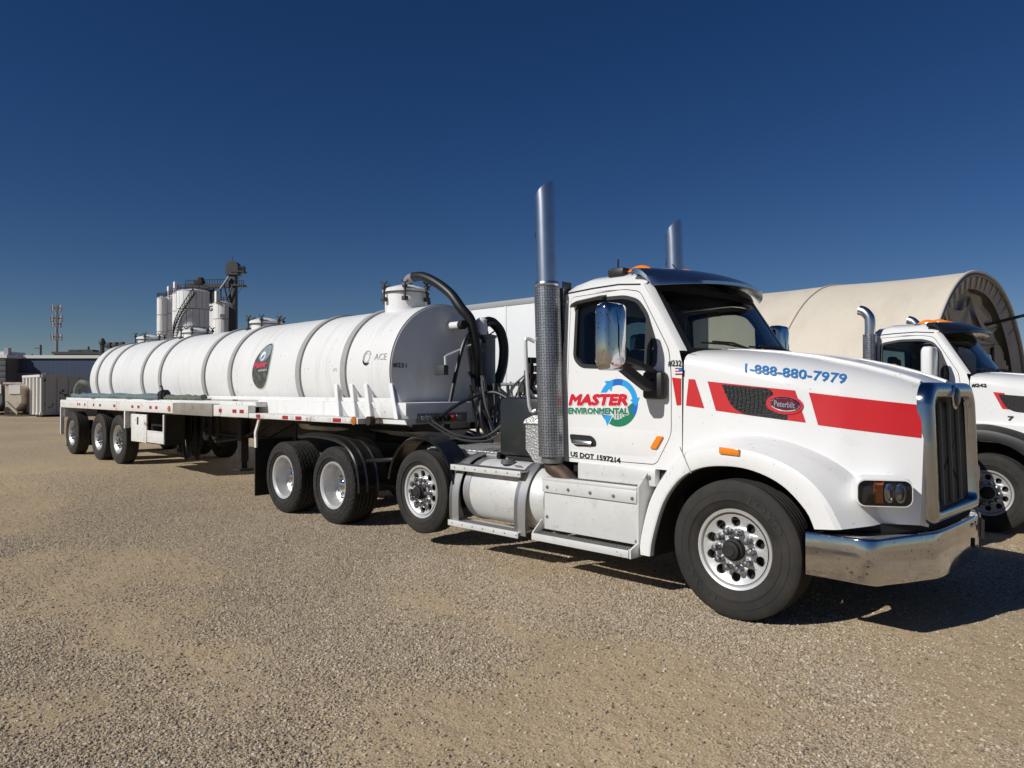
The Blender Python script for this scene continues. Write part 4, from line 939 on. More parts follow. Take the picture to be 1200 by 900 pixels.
            mb.rings([[(x, a[0], a[1]), (x + wd + .10, a[0], a[1]), (x + wd + .10, a[0] + .008, a[1] - .004), (x, a[0] + .008, a[1] - .004)] for a in pr]); my(mb, s).build('step_bracket', 'alu', ft)
        for z, y0, y1 in ((.955, -1.235, -1.08), (.365, -1.27, -1.06)):
            tr = my(MB().box(-3.35, -2.30, y0, y1, z - .012, z, .002).box(-3.35, -2.30, y0 - .012, y0, z - .055, z + .004, .002), s).build('step_tread', 'step_white', ft)
            mb = MB()
            for k in range(34):
                for y in (y0 + .03, y0 + .07, y0 + .11): mb.box(-3.32 + k*.0305, -3.305 + k*.0305, y - .008, y + .008, z, z + .008)
            my(mb, s).build('grip_teeth', 'alu_dark', ft)['kind'] = 'stuff'
            mb = MB()
            for k in range(7): mb.lathe([(.008, 0), (.008, -.004), (.001, -.005)], origin=(-3.28 + k*.16, y0 - .012, z - .025), axis='y', n=8)
            my(mb, s).build('rivet', 'alu_dark', ft)['kind'] = 'stuff'
    xmir(fuel)
    def stepbox(s):
        sb = my(MB().box(-2.04, -.955, -1.185, -.70, .43, .895, .008), s).build('step_box', 'step_white', T)
        my(MB().box(-2.05, -.945, -1.205, -.66, .895, .925, .004).box(-2.05, -.945, -1.205, -1.19, .785, .895, .003), s).build('step_top', 'step_white', sb)
        my(MB().box(-1.72, -.86, -1.07, -.80, .925, 1.075, .01), s).build('upper_box', 'step_white', sb)
        my(MB().plate([(-1.16, .34), (-.86, .34), (-.86, .9), (-.80, 1.02), (-.80, 1.05), (-.86, 1.06)], [], lambda a, b: (a*.0 - .93 + (b - .34)*.10, -1.2 + (a + 1.16)*.9, b)), s)
        my(MB().prism([(-1.205, .925), (-1.205, .45), (-1.315, .41), (-1.315, .335), (-.8, .335), (-.8, 1.06), (-1.05, 1.06)], 'x', -.955, -.935), s).build('step_end', 'step_white', sb)
        my(MB().prism([(-1.19, .52), (-1.315, .41), (-1.315, .335), (-1.19, .335)], 'x', -2.075, -2.06), s).build('step_end', 'step_white', sb)
        for z, y0, y1, x0, x1, nn in ((.40, -1.315, -1.175, -2.075, -.955, 44), (.927, -1.19, -1.08, -1.70, -.97, 30)):
            tr = my(MB().box(x0, x1, y0, y1, z - .012, z).box(x0, x1, y0 - .01, y0, z - .06, z + .003, .002) if z < .5 else MB().box(x0, x1, y0, y1, z - .003, z + .002), s).build('step_tread', 'step_white', sb)
            mb = MB()
            for k in range(nn):
                for y in ((y0 + .025, y0 + .065, y0 + .105) if z < .5 else (y0 + .02, y0 + .055)): mb.box(x0 + .02 + k*.0245, x0 + .032 + k*.0245, y - .01, y + .01, z, z + .010)
            my(mb, s).build('grip_teeth', 'alu_dark', sb)['kind'] = 'stuff'
        for x, z in ((-1.98, .835), (-1.72, .832), (-1.46, .83), (-1.2, .828), (-1.0, .826), (-2.0, .55), (-.97, .46)):
            my(MB().lathe([(.016, 0), (.014, -.01), (.001, -.012)], origin=(x, -1.205 if z > .6 else -1.185, z), axis='y', n=10), s).build('bolt', 'alu_dark', sb)
        my(MB().lathe([(.02, 0), (.018, -.012), (.001, -.014)], origin=(-.92, -1.07, 1.0), axis='y', n=10), s).build('bolt', 'alu_dark', sb)
    xmir(stepbox)
    MB().box(-2.0, -.62, -1.0, 1.0, .98, 1.07).build('cab_underside', 'flap', T)
    return T
TR = tractor((0, 0, 0), 1, 'white tractor truck numbered 232 with red hood stripe and tall chrome stacks, nearest the camera')

# ------------------------------------------------------------------ tank trailer
def tank_trailer():
    T = wthing('tank_trailer', 'long white cylindrical tank trailer numbered 231 hitched behind the tractor', 'trailer', (-11, 0, .1))
    TR_, ZC = .90, 2.0; X0, X1 = -17.40, -4.95
    tk = MB().lathe([(.001, X0 - .50), (.3, X0 - .47), (.55, X0 - .36), (.75, X0 - .20), (.86, X0 - .06), (TR_, X0 + .06)] + [(TR_, x) for x in np.linspace(X0 + .3, X1, 22)], origin=(0, 0, ZC), axis='x', n=72).build('tank', 'tank_white', T, ang=40)
    hdm = MB().lathe([(TR_, X1), (TR_ - .012, X1 + .02), (.8, X1 + .035), (.5, X1 + .06), (.2, X1 + .075), (.001, X1 + .078)], origin=(0, 0, ZC), axis='x', n=72).build('tank_head', 'tank_white', T, ang=40)
    for x in (-16.77, -15.76, -13.73, -12.72, -10.61, -9.52, -7.22, -6.0):
        z0 = 1.50 if x > -12 else 1.56; a0 = math.asin((z0 - ZC)/TR_)
        MB().lathe([(TR_ - .005, x - .065), (TR_ + .028, x - .060), (TR_ + .028, x + .060), (TR_ - .005, x + .065)], origin=(0, 0, ZC), axis='x', n=48, a0=a0, a1=math.pi - a0).build('band', 'band_grey', T, ang=40)
    for x in (-15.3, -11.6, -8.3, -5.35):
        MB().lathe([(TR_ + .0005, x - .006), (TR_ + .004, x), (TR_ + .0005, x + .006)], origin=(0, 0, ZC), axis='x', n=64).build('weld_seam', 'tank_white', T)
    MB().lathe([(TR_ - .01, X1 - .03), (TR_ + .010, X1 - .03), (TR_ + .010, X1 + .012), (TR_ - .01, X1 + .016)], origin=(0, 0, ZC), axis='x', n=72).build('head_flange', 'tank_white', T)
    ty = lambda d: (lambda a, b: (a, -math.sqrt(max((TR_ + d)**2 - (b - ZC)**2, .01)), b))
    # egg-shaped emblem on the tank flank
    egg = [(-8.42 + (.29 - .03*math.sin(a))*math.cos(a) + .06*math.sin(a), 2.14 + .38*math.sin(a)) for a in np.linspace(0, 2*math.pi, 40, endpoint=False)]
    cx, cz = -8.42, 2.14
    skin(MB(), egg, ty(.004), .08).build('emblem_rim', 'pale_mark', T)
    skin(MB(), [(cx + (a - cx)*.94, cz + (b - cz)*.95) for a, b in egg], ty(.008), .08).build('emblem_field', mat('camo', (.045, .055, .042), .6, dirt=((.15, .16, .13), 9, .45, .66, .8)), T)
    skin(MB(), [(cx + .04 + (a - cx)*.58, cz + .205 + (b - cz)*.35) for a, b in egg], ty(.010), .08).build('emblem_sky', mat('emblem_sky', (.22, .29, .30), .6, noise=(12, .3)), T)
    mb = MB(); text(mb, 'Master', [(cx - .22, 2.10), (cx + .20, 2.12), (cx + .20, 2.23), (cx - .22, 2.21)], ty(.015), .10); mb.build('lettering', mat('emblem_pink', (.50, .05, .10), .5), T)
    skin(MB(), ellipse(cx + .0, 2.30, .075, .075, 20), ty(.012), .08).build('emblem_ring', 'logo_white', T); skin(MB(), [(cx - .05, 2.24), (cx + .02, 2.26), (cx + .05, 2.33), (cx - .01, 2.31)], ty(.0145), .08).build('emblem_ring', 'logo_blue', T)
    mb = MB(); text(mb, 'ENVIRONMENTAL', [(cx - .06, 2.05), (cx + .23, 2.06), (cx + .23, 2.09), (cx - .06, 2.08)], ty(.013), .05); mb.build('lettering', 'pale_mark', T)
    # worn maker lettering and swirl near the front
    for t, c in (('ACE', [(-5.30, 2.145), (-5.03, 2.14), (-5.03, 2.225), (-5.30, 2.23)]),):
        mb = MB(); text(mb, t, c, ty(.005), 0); mb.build('lettering', 'text_grey', T)
    for r, a0, a1, m_ in ((.085, 20, 200, 'text_grey'), (.060, 0, 360, 'pale_mark'), (.09, 200, 310, 'text_black')):
        mb = MB(); rs = []
        for a in np.linspace(a0, a1, 16):
            wd = .006 + (.012*math.sin(R((a - a0)/(a1 - a0)*180)) if m_ == 'text_black' else 0)
            rs.append([ty(.006)(-5.47 + (r + q)*math.cos(R(a)), 2.185 + (r + q)*math.sin(R(a))) for q in (-wd, wd)])
        mb.rings(rs, closed=False).build('swirl', m_, T)
    hx = X1 + .055
    mb = MB(); text(mb, '#231', [(-.870, 2.04), (-.665, 2.03), (-.665, 2.095), (-.870, 2.105)], lambda a, b: (X1 + .036 + .05*(.9 - math.hypot(a, b - ZC)), a, b), .025, 0, (1, 0, 0)); mb.build('lettering', 'text_black', hdm)
    # hatches
    def hatch(x, y, r, h, big=False):
        zb = ZC + math.sqrt(TR_**2 - (abs(y) + 0)**2) - .10
        ht = MB().cyl((x, y, zb), (x, y, zb + .10 + h), r, n=32).build('hatch', 'tank_white', T)
        zt = zb + .10 + h
        MB().lathe([(r + .035, -.02), (r + .035, .015), (r + .02, .03), (r*.8, .055), (r*.45, .085), (.001, .10)], origin=(x, y, zt), axis='z', n=32).build('hatch_lid', 'tank_white', ht)
        MB().lathe([(r + .028, -.034), (r + .036, -.028), (r + .028, -.022)], origin=(x, y, zt), axis='z', n=32).build('gasket', 'flap', ht)
        for k in range(6):
            a = R(k*60 + 20); px, py = x + (r + .045)*math.cos(a), y + (r + .045)*math.sin(a)
            mb = MB().cyl((px, py, zt - .14), (px, py, zt + .10), .016, n=8).box(px - .035, px + .035, py - .035, py + .035, zt - .16, zt - .10, .008).tube([(px - .05, py - .02, zt + .12), (px, py, zt + .075), (px + .05, py + .02, zt + .12)], .013, 6).box(px - .03, px + .03, py - .03, py + .03, zt + .02, zt + .06, .008)
            mb.build('clamp', 'steel_dark', ht)
        return ht, zt
    h0, zt = hatch(-5.80, 0, .30, .26, True)
    for x in (-10.05, -13.15, -15.9): hatch(x, 0, .27, .085)
    # elbow and black suction hose over the front
    pth = [(-5.78, .0, 3.16), (-5.78, .0, 3.26), (-5.74, .0, 3.33), (-5.62, .0, 3.355)]
    MB().tube(pth, .068, 14, smooth=5).build('pipe_elbow', 'steel_grey', T)
    MB().tube([(-5.66, .0, 3.355), (-5.44, .01, 3.34), (-5.18, .03, 3.24), (-4.9, .06, 3.06), (-4.72, .10, 2.85), (-4.62, .17, 2.70), (-4.60, .21, 2.52), (-4.58, .26, 2.2), (-4.6, .28, 1.9), (-4.62, .30, 1.70)], .066, 12, smooth=8).build('suction_hose', 'hose_black', T)
    MB().tube([(-4.6, .40, 2.66), (-4.6, .50, 2.69), (-4.6, .60, 2.66), (-4.58, .70, 2.55), (-4.57, .75, 2.35), (-4.57, .73, 2.1), (-4.58, .66, 1.9), (-4.6, .58, 1.7)], .068, 12, smooth=8).build('suction_hose', 'hose_black', T)
    MB().lathe([(.10, 1.75), (.10, 2.46), (.12, 2.47), (.12, 2.50), (.03, 2.52)], origin=(-4.62, .50, 0), axis='z', n=20).build('scrubber', 'steel_grey', T)
    MB().lathe([(.075, 2.5), (.085, 2.55), (.085, 2.70), (.03, 2.74)], origin=(-4.62, .38, 0), axis='z', n=16).build('relief_valve', 'tank_white', T)
    mb = MB()
    for a in (20, 140, 260): mb.cyl((-4.62, .50, 2.5), (-4.62 + .12*math.cos(R(a)), .50 + .12*math.sin(R(a)), 2.57), .01, n=6)
    mb.build('clamp', 'steel_dark', T)
    MB().cyl((X1 + .03, .05, 2.62), (-4.68, .05, 2.62), .05, n=14).build('pipe_stub', 'tank_white', T); MB().cyl((-4.68, .05, 2.62), (-4.60, .05, 2.62), .06, n=14).build('pipe_cap', 'flap', T)
    MB().tube([(-4.62, -.19, 1.56), (-4.61, -.05, 2.1), (-4.6, .07, 2.43), (-4.6, .21, 2.52), (-4.6, .35, 2.47), (-4.6, .5, 2.3), (-4.6, .5, 2.05), (-4.6, .42, 1.85), (-4.62, .38, 1.6)], .027, 8, smooth=6).build('air_hose', 'hose_black', T)
    MB().tube([(-4.7, .19, 2.45), (-4.66, .22, 2.1), (-4.66, .27, 1.8), (-4.66, .3, 1.5)], .03, 8, smooth=5).build('air_hose', 'hose_black', T)
    MB().tube([(-4.62, -.25, 1.97), (-4.62, -.26, 2.19), (-4.62, -.22, 2.205), (-4.62, .27, 2.385)], .017, 8).build('lever', 'step_white', T); MB().box(-4.80, -4.60, -.30, -.22, 1.95, 2.08, .01).build('gauge', 'steel_dark', T)
    # tangle of air lines to the tractor
    lines = [([(-4.40, -.53, 1.42), (-4.28, -.28, 1.60), (-4.1, -.02, 1.72), (-3.9, .05, 1.70), (-3.6, .08, 1.52), (-3.45, .10, 1.30), (-3.4, .1, 1.08)], .022, 'hose_black'),
             ([(-4.40, -.70, 1.40), (-4.2, -.48, 1.22), (-4.05, -.2, 1.16), (-3.95, .0, 1.25), (-3.8, .15, 1.5), (-3.7, .22, 1.75)], .014, 'hose_grey'),
             ([(-4.40, -.77, 1.39), (-4.2, -.46, 1.17), (-4.0, -.15, 1.12), (-3.9, .04, 1.22), (-3.7, .18, 1.48), (-3.62, .24, 1.72)], .014, 'hose_grey'),
             ([(-4.2, .0, 1.7), (-4.1, -.12, 1.5), (-4.05, -.1, 1.25), (-3.95, -.05, 1.10)], .024, 'hose_black'),
             ([(-3.62, .2, 1.95), (-3.75, .1, 1.80), (-3.65, -.02, 1.70), (-3.5, .05, 1.60), (-3.4, .0, 1.78), (-3.3, .05, 1.60)], .011, 'hose_grey'),
             ([(-3.62, .2, 1.92), (-3.6, .05, 1.75), (-3.45, -.05, 1.5), (-3.42, -.1, 1.2), (-3.38, -.12, 1.08)], .013, 'hose_grey'),
             ([(-3.65, .22, 1.9), (-3.5, .28, 1.75), (-3.2, .3, 1.68), (-3.0, .2, 1.70)], .014, 'hose_black'),
             ([(-3.65, .22, 1.85), (-3.45, .2, 1.6), (-3.5, .0, 1.4), (-3.55, -.1, 1.2), (-3.5, -.15, 1.08)], .012, 'hose_grey')]
    rh = random.Random(11)
    for k in range(16):
        a = Vector((-3.66 + rh.uniform(-.1, .1), .2 + rh.uniform(-.08, .12), rh.uniform(1.55, 1.98))); e = Vector((rh.uniform(-4.4, -3.2), rh.uniform(-.25, .35), rh.uniform(1.08, 1.4)))
        m1 = a.lerp(e, .35) + Vector((rh.uniform(-.2, .2), rh.uniform(-.15, .15), rh.uniform(-.25, .15))); m2 = a.lerp(e, .7) + Vector((rh.uniform(-.15, .15), rh.uniform(-.15, .1), rh.uniform(-.25, .05)))
        lines.append(([a, m1, m2, e], rh.choice((.010, .013, .018)), rh.choice(('hose_black', 'hose_black', 'hose_grey'))))
    for k in range(6):
        y = .15 + k*.07; lines.append(([(-4.62, y, 2.0 - .05*k), (-4.5, y + .05, 1.75), (-4.45, y - .05, 1.5 - .04*k), (-4.3, y, 1.2)], rh.choice((.018, .026)), 'hose_black'))
    for k in range(9):
        ya, yb = sorted((rh.uniform(-.15, .55), rh.uniform(-.15, .6))); x = rh.uniform(-4.42, -4.1); za, zb = rh.uniform(1.5, 1.95), rh.uniform(1.4, 1.9); lo = rh.uniform(1.12, 1.4)
        lines.append(([(x, ya, za), (x + .05, ya + .02, (za + lo)/2), (x + .08, (ya + yb)/2, lo), (x + .05, yb - .02, (zb + lo)/2), (x, yb, zb)], rh.choice((.011, .015, .02)), rh.choice(('hose_black', 'hose_grey'))))
    for p, r, m_ in lines: MB().tube(p, r, 8, smooth=6).build('air_line', m_, T)
    MB().cyl((-3.64, .22, 1.05), (-3.64, .22, 2.0), .02, n=8).box(-3.72, -3.58, .16, .30, 1.72, 1.86, .01).build('hose_stand', 'steel_dark', T)
    MB().box(-4.6, -4.42, .12, .62, 1.5, 1.72, .03).cyl((-4.5, .3, 1.6), (-4.5, .3, 1.95), .05).cyl((-4.5, .52, 1.6), (-4.5, .52, 1.85), .04).build('valve_block', 'steel_dark', T)
    # chassis: front platform and sills
    MB().box(-8.3, -4.47, -1.0, 1.0, 1.405, 1.60, .006).build('platform', 'tank_white', T)
    MB().prism([(-.97, 1.335), (.97, 1.335), (.97, 1.404), (-.97, 1.404)], 'x', -8.0, -4.49).build('platform_front', 'tank_white', T)
    MB().box(-18.25, -8.0, -1.18, 1.18, 1.50, 1.575, .006).build('deck', 'rail_white', T)
    for s in (-1, 1):
        MB().box(-17.6, -4.75, s*.92 - .02, s*.92 + .02, 1.60, 1.655, .004).build('saddle_angle', 'tank_white', T)
        for x0, x1 in ((-18.3, -16.05), (-16.03, -14.05), (-14.03, -10.97), (-9.26, -8.02), (-8.0, -5.05)):
            ya, yb = sorted((s*(1.18 if x0 < -8.01 else .975), s*1.30)); z0, z1 = (1.335, 1.52) if x0 < -8.01 else (1.335, 1.405)
            MB().box(x0, x1, ya, yb, z0, z1, .006).build('side_rail', 'rail_white', T)
        MB().box(-10.96, -9.27, *sorted((s*1.19, s*1.315)), 1.325, 1.53, .006).build('rusty_plate', 'rust_grey', T)
        for x in (-4.72, -5.28, -5.62, -6.0):
            sh = lambda p: Vector((p.x + (1.84 - p.z)*1.1 - .2, p.y, p.z))
            MB().prism([(s*.86, 1.84), (s*.905, 1.84), (s*1.16, 1.41), (s*.98, 1.41)], 'x', x - .008, x + .008).xf(sh).build('gusset', 'tank_white', T)
            MB().rings([[(x - .035, s*(y + .004), z), (x + .035, s*(y + .004), z), (x + .035, s*(y - .006), z), (x - .035, s*(y - .006), z)] for y, z in ((.905, 1.84), (1.16, 1.41))], cap0=True, cap1=True).xf(sh).build('gusset_flange', 'tank_white', T)
        # reflective tape
        tp = [(-18.1, .05, 0), (-17.9, .05, 0), (-17.45, .1, 0), (-16.85, .09, 1), (-16.7, .09, 1), (-16.3, .09, 1), (-15.65, .09, 1), (-15.2, .12, 1), (-14.25, .13, 1), (-13.15, .12, 1), (-12.8, .12, 1), (-12.15, .12, 1), (-11.85, .12, 1), (-9.05, .11, 1), (-8.55, .14, 1), (-8.3, .14, 1)]
        for x, wd, k in tp: MB().box(x, x + wd, *sorted((s*1.300, s*1.3035)), 1.40, 1.455).build('tape', 'tape_red' if k else 'tape_white', T)
        for x, wd, k in ((-7.75, .13, 1), (-7.58, .08, 0), (-6.95, .16, 1), (-6.72, .08, 0), (-6.58, .16, 1), (-5.75, .08, 0), (-5.62, .19, 1), (-5.40, .08, 0)): MB().box(x, x + wd, *sorted((s*1.300, s*1.3035)), 1.345, 1.395).build('tape', 'tape_red' if k else 'tape_white', T)
        for x, z in ((-11.15, 1.42), (-5.13, 1.375)):
            l_ = MB().lathe([(.055, 0), (.052, s*.012), (.001, s*.02)], origin=(x, s*1.301, z), axis='y', n=18).build('side_lamp', 'amber_dark', T)
        MB().cyl((-4.98, s*1.12, 1.375), (-4.98, s*1.20, 1.375), .055, n=18).build('side_lamp', 'rust', T)
    # panel with gladhands on the nose
    pn = MB().box(-4.49, -4.455, -.83, -.03, 1.345, 1.465, .004).build('connector_panel', 'rust_grey', T)
    for y, m_ in ((-.60, 'dull_chrome'), (-.53, 'dull_chrome'), (-.36, 'flap'), (-.22, 'flap'), (-.12, 'cone_red'), (-.04, 'dull_chrome')):
        MB().cyl((-4.458, y - .17, 1.405), (-4.39, y - .17, 1.405), .035, n=12).box(-4.42, -4.40, y - .215, y - .15, 1.39, 1.44, .005).build('connector', m_, pn)
    # main beams
    for s in (-1, 1):
        MB().box(-18.2, -8.0, s*.5 - .01, s*.5 + .01, .95, 1.49).box(-18.2, -8.0, s*.5 - .07, s*.5 + .07, .93, .955).build('main_beam', 'rust', T)
        MB().box(-8.0, -4.3, s*.5 - .05, s*.5 + .05, 1.23, 1.335).build('gooseneck_beam', 'black_frame', T)
    for x in np.arange(-17.9, -8.2, .8): MB().box(x - .03, x + .03, -1.17, 1.17, 1.36, 1.49).build('cross_beam', 'rust', T)
    MB().box(-7.4, -4.9, -.62, .62, 1.215, 1.235).build('kingpin_plate', 'black_frame', T)
    MB().prism([(-8.9, .95), (-8.0, 1.23), (-8.0, 1.33), (-8.9, 1.33)], 'y', -.56, .56).build('drop_frame', 'rust', T)
    # landing legs
    for s in (-1, 1):
        lg = MB().box(-9.75, -9.6, s*.60 - .07, s*.60 + .07, .52, 1.34, .01).box(-9.73, -9.62, s*.60 - .05, s*.60 + .05, .40, .55).build('landing_leg', 'black_frame', T)
        MB().box(-9.82, -9.53, s*.60 - .13, s*.60 + .13, .36, .40, .01).build('foot', 'black_frame', lg)
        MB().cyl((-9.6, s*.60, .95), (-8.6, s*.55, 1.25), .03, n=8).build('brace', 'black_frame', lg)
        pb = MB().rings([[(x - .03, s*1.245 - .012, z), (x + .03, s*1.245 - .012, z), (x + .03, s*1.245 + .012, z), (x - .03, s*1.245 + .012, z)] for x, z in ((-7.70, 1.39), (-7.74, 1.36), (-7.88, 1.12), (-7.87, .89))], cap0=True, cap1=True).build('flap_hanger', 'rail_white', T)
        MB().box(-18.31, -18.25, *sorted((s*1.22, s*1.30)), .66, 1.335, .006).build('corner_post', 'rail_white', T)
        MB().box(-13.62, -13.55, *sorted((s*1.20, s*1.29)), .98, 1.335).build('hanger_post', 'rail_white', T); MB().box(-13.54, -13.2, *sorted((s*1.18, s*1.2)), 1.0, 1.335).build('rusty_gusset', 'rust_grey', T)
        MB().box(-18.33, -18.31, *sorted((s*.55, s*1.15)), .35, 1.0).build('mud_flap', 'flap', T)
    MB().box(-18.29, -18.22, -1.22, 1.22, 1.10, 1.335).build('rear_beam', 'rail_white', T)
    # axles and wheels (ground is higher here)
    w0 = None
    for x in (-14.25, -15.55, -17.62):
        gz = float(ground_z(np.float64(x), np.float64(-1.2)))
        for s in (-1, 1):
            if w0 is None:
                w0 = make_wheel(T, 'trailer', .515, .30, .292, (0, 0, 0)); wh = w0
                for ch in w0.children:
                    if ch.name.startswith('tyre'): ch.data.materials[0] = MAT['rubber_dusty']
            else: wh = copy_tree(w0, T)
            wh.location = Vector((x, s*1.23, gz + .515)); wh.matrix_parent_inverse = Matrix.Translation(-T.location); wh.rotation_euler = (0, 0, 0 if s < 0 else math.pi)
        MB().cyl((x, -1.0, gz + .515), (x, 1.0, gz + .515), .07).box(x - .05, x + .05, -.6, -.4, gz + .5, .96).box(x - .05, x + .05, .4, .6, gz + .5, .96).build('axle', 'black_frame', T)
    # tool box compartment
    tb = MB().box(-13.15, -11.46, -1.26, -.90, .735, .755).box(-13.15, -11.46, -.92, -.90, .755, 1.30).box(-11.485, -11.465, -1.26, -.92, .755, 1.30).build('tool_box', 'black_frame', T)
    dr = MB().box(-13.16, -12.31, -1.30, -1.27, .74, 1.285, .008).build('box_door', 'rail_white', tb); MB().box(-12.82, -12.74, -1.308, -1.298, 1.08, 1.23, .004).build('latch', 'steel_dark', tb)
    MB().box(-12.30, -11.45, -1.29, -1.265, .755, .985, .006).build('box_front', 'rail_white', tb); MB().box(-11.49, -11.44, -1.292, -1.268, .985, 1.30).build('box_post', 'rail_white', tb); MB().box(-12.30, -11.47, -1.297, -1.291, .96, .982).build('box_lip', 'rail_white', tb); MB().box(-12.29, -11.50, -.97, -.93, .76, 1.30).build('box_back', 'rust_grey', tb)
    # hanging chains and hoses
    rnd = random.Random(3)
    for k in range(34):
        x = rnd.uniform(-12.7, -11.5) if k % 4 else rnd.uniform(-11.5, -10.3); y = rnd.uniform(-.78, -.35); d = rnd.uniform(.35, .92) if k % 4 else rnd.uniform(.2, .5); ww = rnd.uniform(.05, .22)
        MB().tube([(x, y, 1.33), (x + rnd.uniform(-.04, .04), y - .02, 1.33 - d*.6), (x + ww/2, y, 1.33 - d), (x + ww + rnd.uniform(-.04, .04), y + .03, 1.33 - d*.6), (x + ww, y + .02, 1.33)], rnd.choice((.014, .02, .03)), 6, smooth=5).build('hanging_hose', 'black_frame' if k % 3 == 0 else 'flap', T)
    MB().cyl((-10.9, -.55, .80), (-9.6, -.5, .95), .03).build('tie_bar', 'rust', T)
    return T
tank_trailer()
# loose things on the trailer
MB().tube([(-18.12, -1.0, 1.66), (-18.10, -1.0, 1.78), (-18.02, -.97, 1.89), (-17.92, -.93, 1.96), (-17.76, -.86, 1.93), (-17.68, -.72, 1.85)], .065, 12, smooth=6).build('drain_hose', 'hose_green')
tag(bpy.data.objects['drain_hose'], 'thick grey green hose arching around the rear end of the white tank', 'hose')
def flat_hose(name, x0, x1, m_, label, y=-1.10, seed=0, r=.07):
    rn = random.Random(seed); P = []
    for k in range(15): P.append((x0 + (x1 - x0)*k/14, y + rn.uniform(-.03, .03), 1.575 + r*.62 + rn.uniform(0, .03)))
    mb = MB().tube(P, r, 10, smooth=4); mb.xf(lambda p: Vector((p.x, y + (p.y - y)*1.2, p.z)))
    o = mb.build(name, m_); tag(o, label, 'hose', 'hoses lying on the trailer deck'); return o
flat_hose('discharge_hose', -17.7, -12.0, 'hose_blue', 'flattened blue grey hose lying along the outer deck edge of the tank trailer', -1.14, 1, .05)
flat_hose('discharge_hose', -17.5, -12.2, 'hose_blue', 'flattened blue grey hose lying along the deck on the tank side', -1.02, 2, .06)
flat_hose('discharge_hose', -11.9, -10.2, 'hose_green', 'short olive hose section lying on the deck above the rusty plate', -1.08, 3, .05)
MB().obox((-11.95, -1.12, 1.66), (.10, 0, .02), (0, .08, 0), (.02, 0, .09), .03).cyl((-12.1, -1.12, 1.65), (-11.8, -1.1, 1.68), .07).tube([(-11.95, -1.12, 1.74), (-11.98, -1.14, 1.84), (-12.05, -1.14, 1.83)], .015, 6).build('hose_coupling', 'flap')
tag(bpy.data.objects['hose_coupling'], 'black coupling at the end of the blue grey deck hose', 'coupling')
k = MB().lathe([(.15, 0), (.15, .03), (.12, .035), (.03, .43), (.001, .435)], origin=(-11.74, -1.11, .757), axis='z', n=20).build('traffic_cone', 'cone_red'); tag(k, 'faded red cone standing in the open tool compartment under the tank trailer', 'cone')

# ------------------------------------------------------------------ second tractor
DX, DY, DZ = .55, 6.5, -.10
tractor((DX, DY, DZ), 2, 'white tractor truck numbered 242 with black fender flares, parked behind the front truck')

# ------------------------------------------------------------------ pickup between the two tractors
def pickup():
    T = thing('pickup_truck', 'low white pickup with amber roof marker lamps, mostly hidden behind the hood', 'pickup', (.22, 3.95, -.03))
    b = MB()
    prof = [(-.10, .55), (-.10, .95), (-.20, 1.12), (-.52, 1.22), (-.60, 1.24), (-4.9, 1.20), (-4.9, .55)]
    b.rings([[(p[0], y*(1 - .04*(p[1] > 1.1)), p[1]) for p in prof] for y in (-.98, -.5, .5, .98)], cap0=True, cap1=True).build('body', 'white_paint', T, bevel=.05)
    cabp = [(-.45, 1.22), (-.82, 2.04), (-.95, 2.10), (-2.2, 2.11), (-2.45, 1.22)]
    MB().rings([[(p[0], y*(1 - .13*(p[1] - 1.2)), p[1]) for p in cabp] for y in (-.93, -.4, .4, .93)], cap0=True, cap1=True).build('cab', 'white_paint', T, bevel=.05)
    MB().rings([[(-.465, y, 1.27), (-.79, y*.90, 1.99)] for y in np.linspace(-.80, .80, 7)], closed=False).build('windscreen', 'mirror_dark' if 'mirror_dark' in MAT else 'black_paint', T)
    for s in (-1, 1):
        MB().plate([(-.75, 1.28), (-1.0, 1.85), (-1.45, 1.87), (-1.45, 1.28)], [], lambda a, q: (a, s*(.935 - .121*(q - 1.2)), q)).build('window', 'black_paint', T); MB().plate([(-1.5, 1.28), (-1.5, 1.87), (-2.1, 1.87), (-2.3, 1.28)], [], lambda a, q: (a, s*(.935 - .121*(q - 1.2)), q)).build('window', 'black_paint', T)
        MB().box(-.14, -.085, *sorted((s*.62, s*.92)), .82, .98, .02).build('headlight', 'lens_glass', T); MB().box(-.95, -.80, *sorted((s*.98, s*1.12)), 1.25, 1.45, .03).build('mirror', 'black_plastic', T)
    MB().box(-.11, -.04, -.98, .98, .45, .65, .03).build('bumper', 'chrome', T); MB().box(-.12, -.08, -.55, .55, .75, 1.0, .02).build('grille', 'black_plastic', T)
    for y in (-.62, -.2, 0, .2, .62):
        MB().lathe([(.055, 0), (.05, .03), (.03, .05), (.001, .055)], origin=(-.98, y, 2.095), axis='z', n=14).build('roof_marker', 'amber', T)
    for x in (-.45, -3.9):
        for s in (-1, 1):
            wl = MB().lathe(tyre_profile(.39, .26, .22, 3), n=32).build('tyre', 'rubber', T, loc=(x, s*1.0, .39)); wl.rotation_euler = (0, 0, 0 if s < 0 else math.pi)
            MB().lathe([(.22, .03), (.2, .07), (.06, .05), (.001, .05)], n=24).build('rim', 'polished_alu', wl)
pickup()

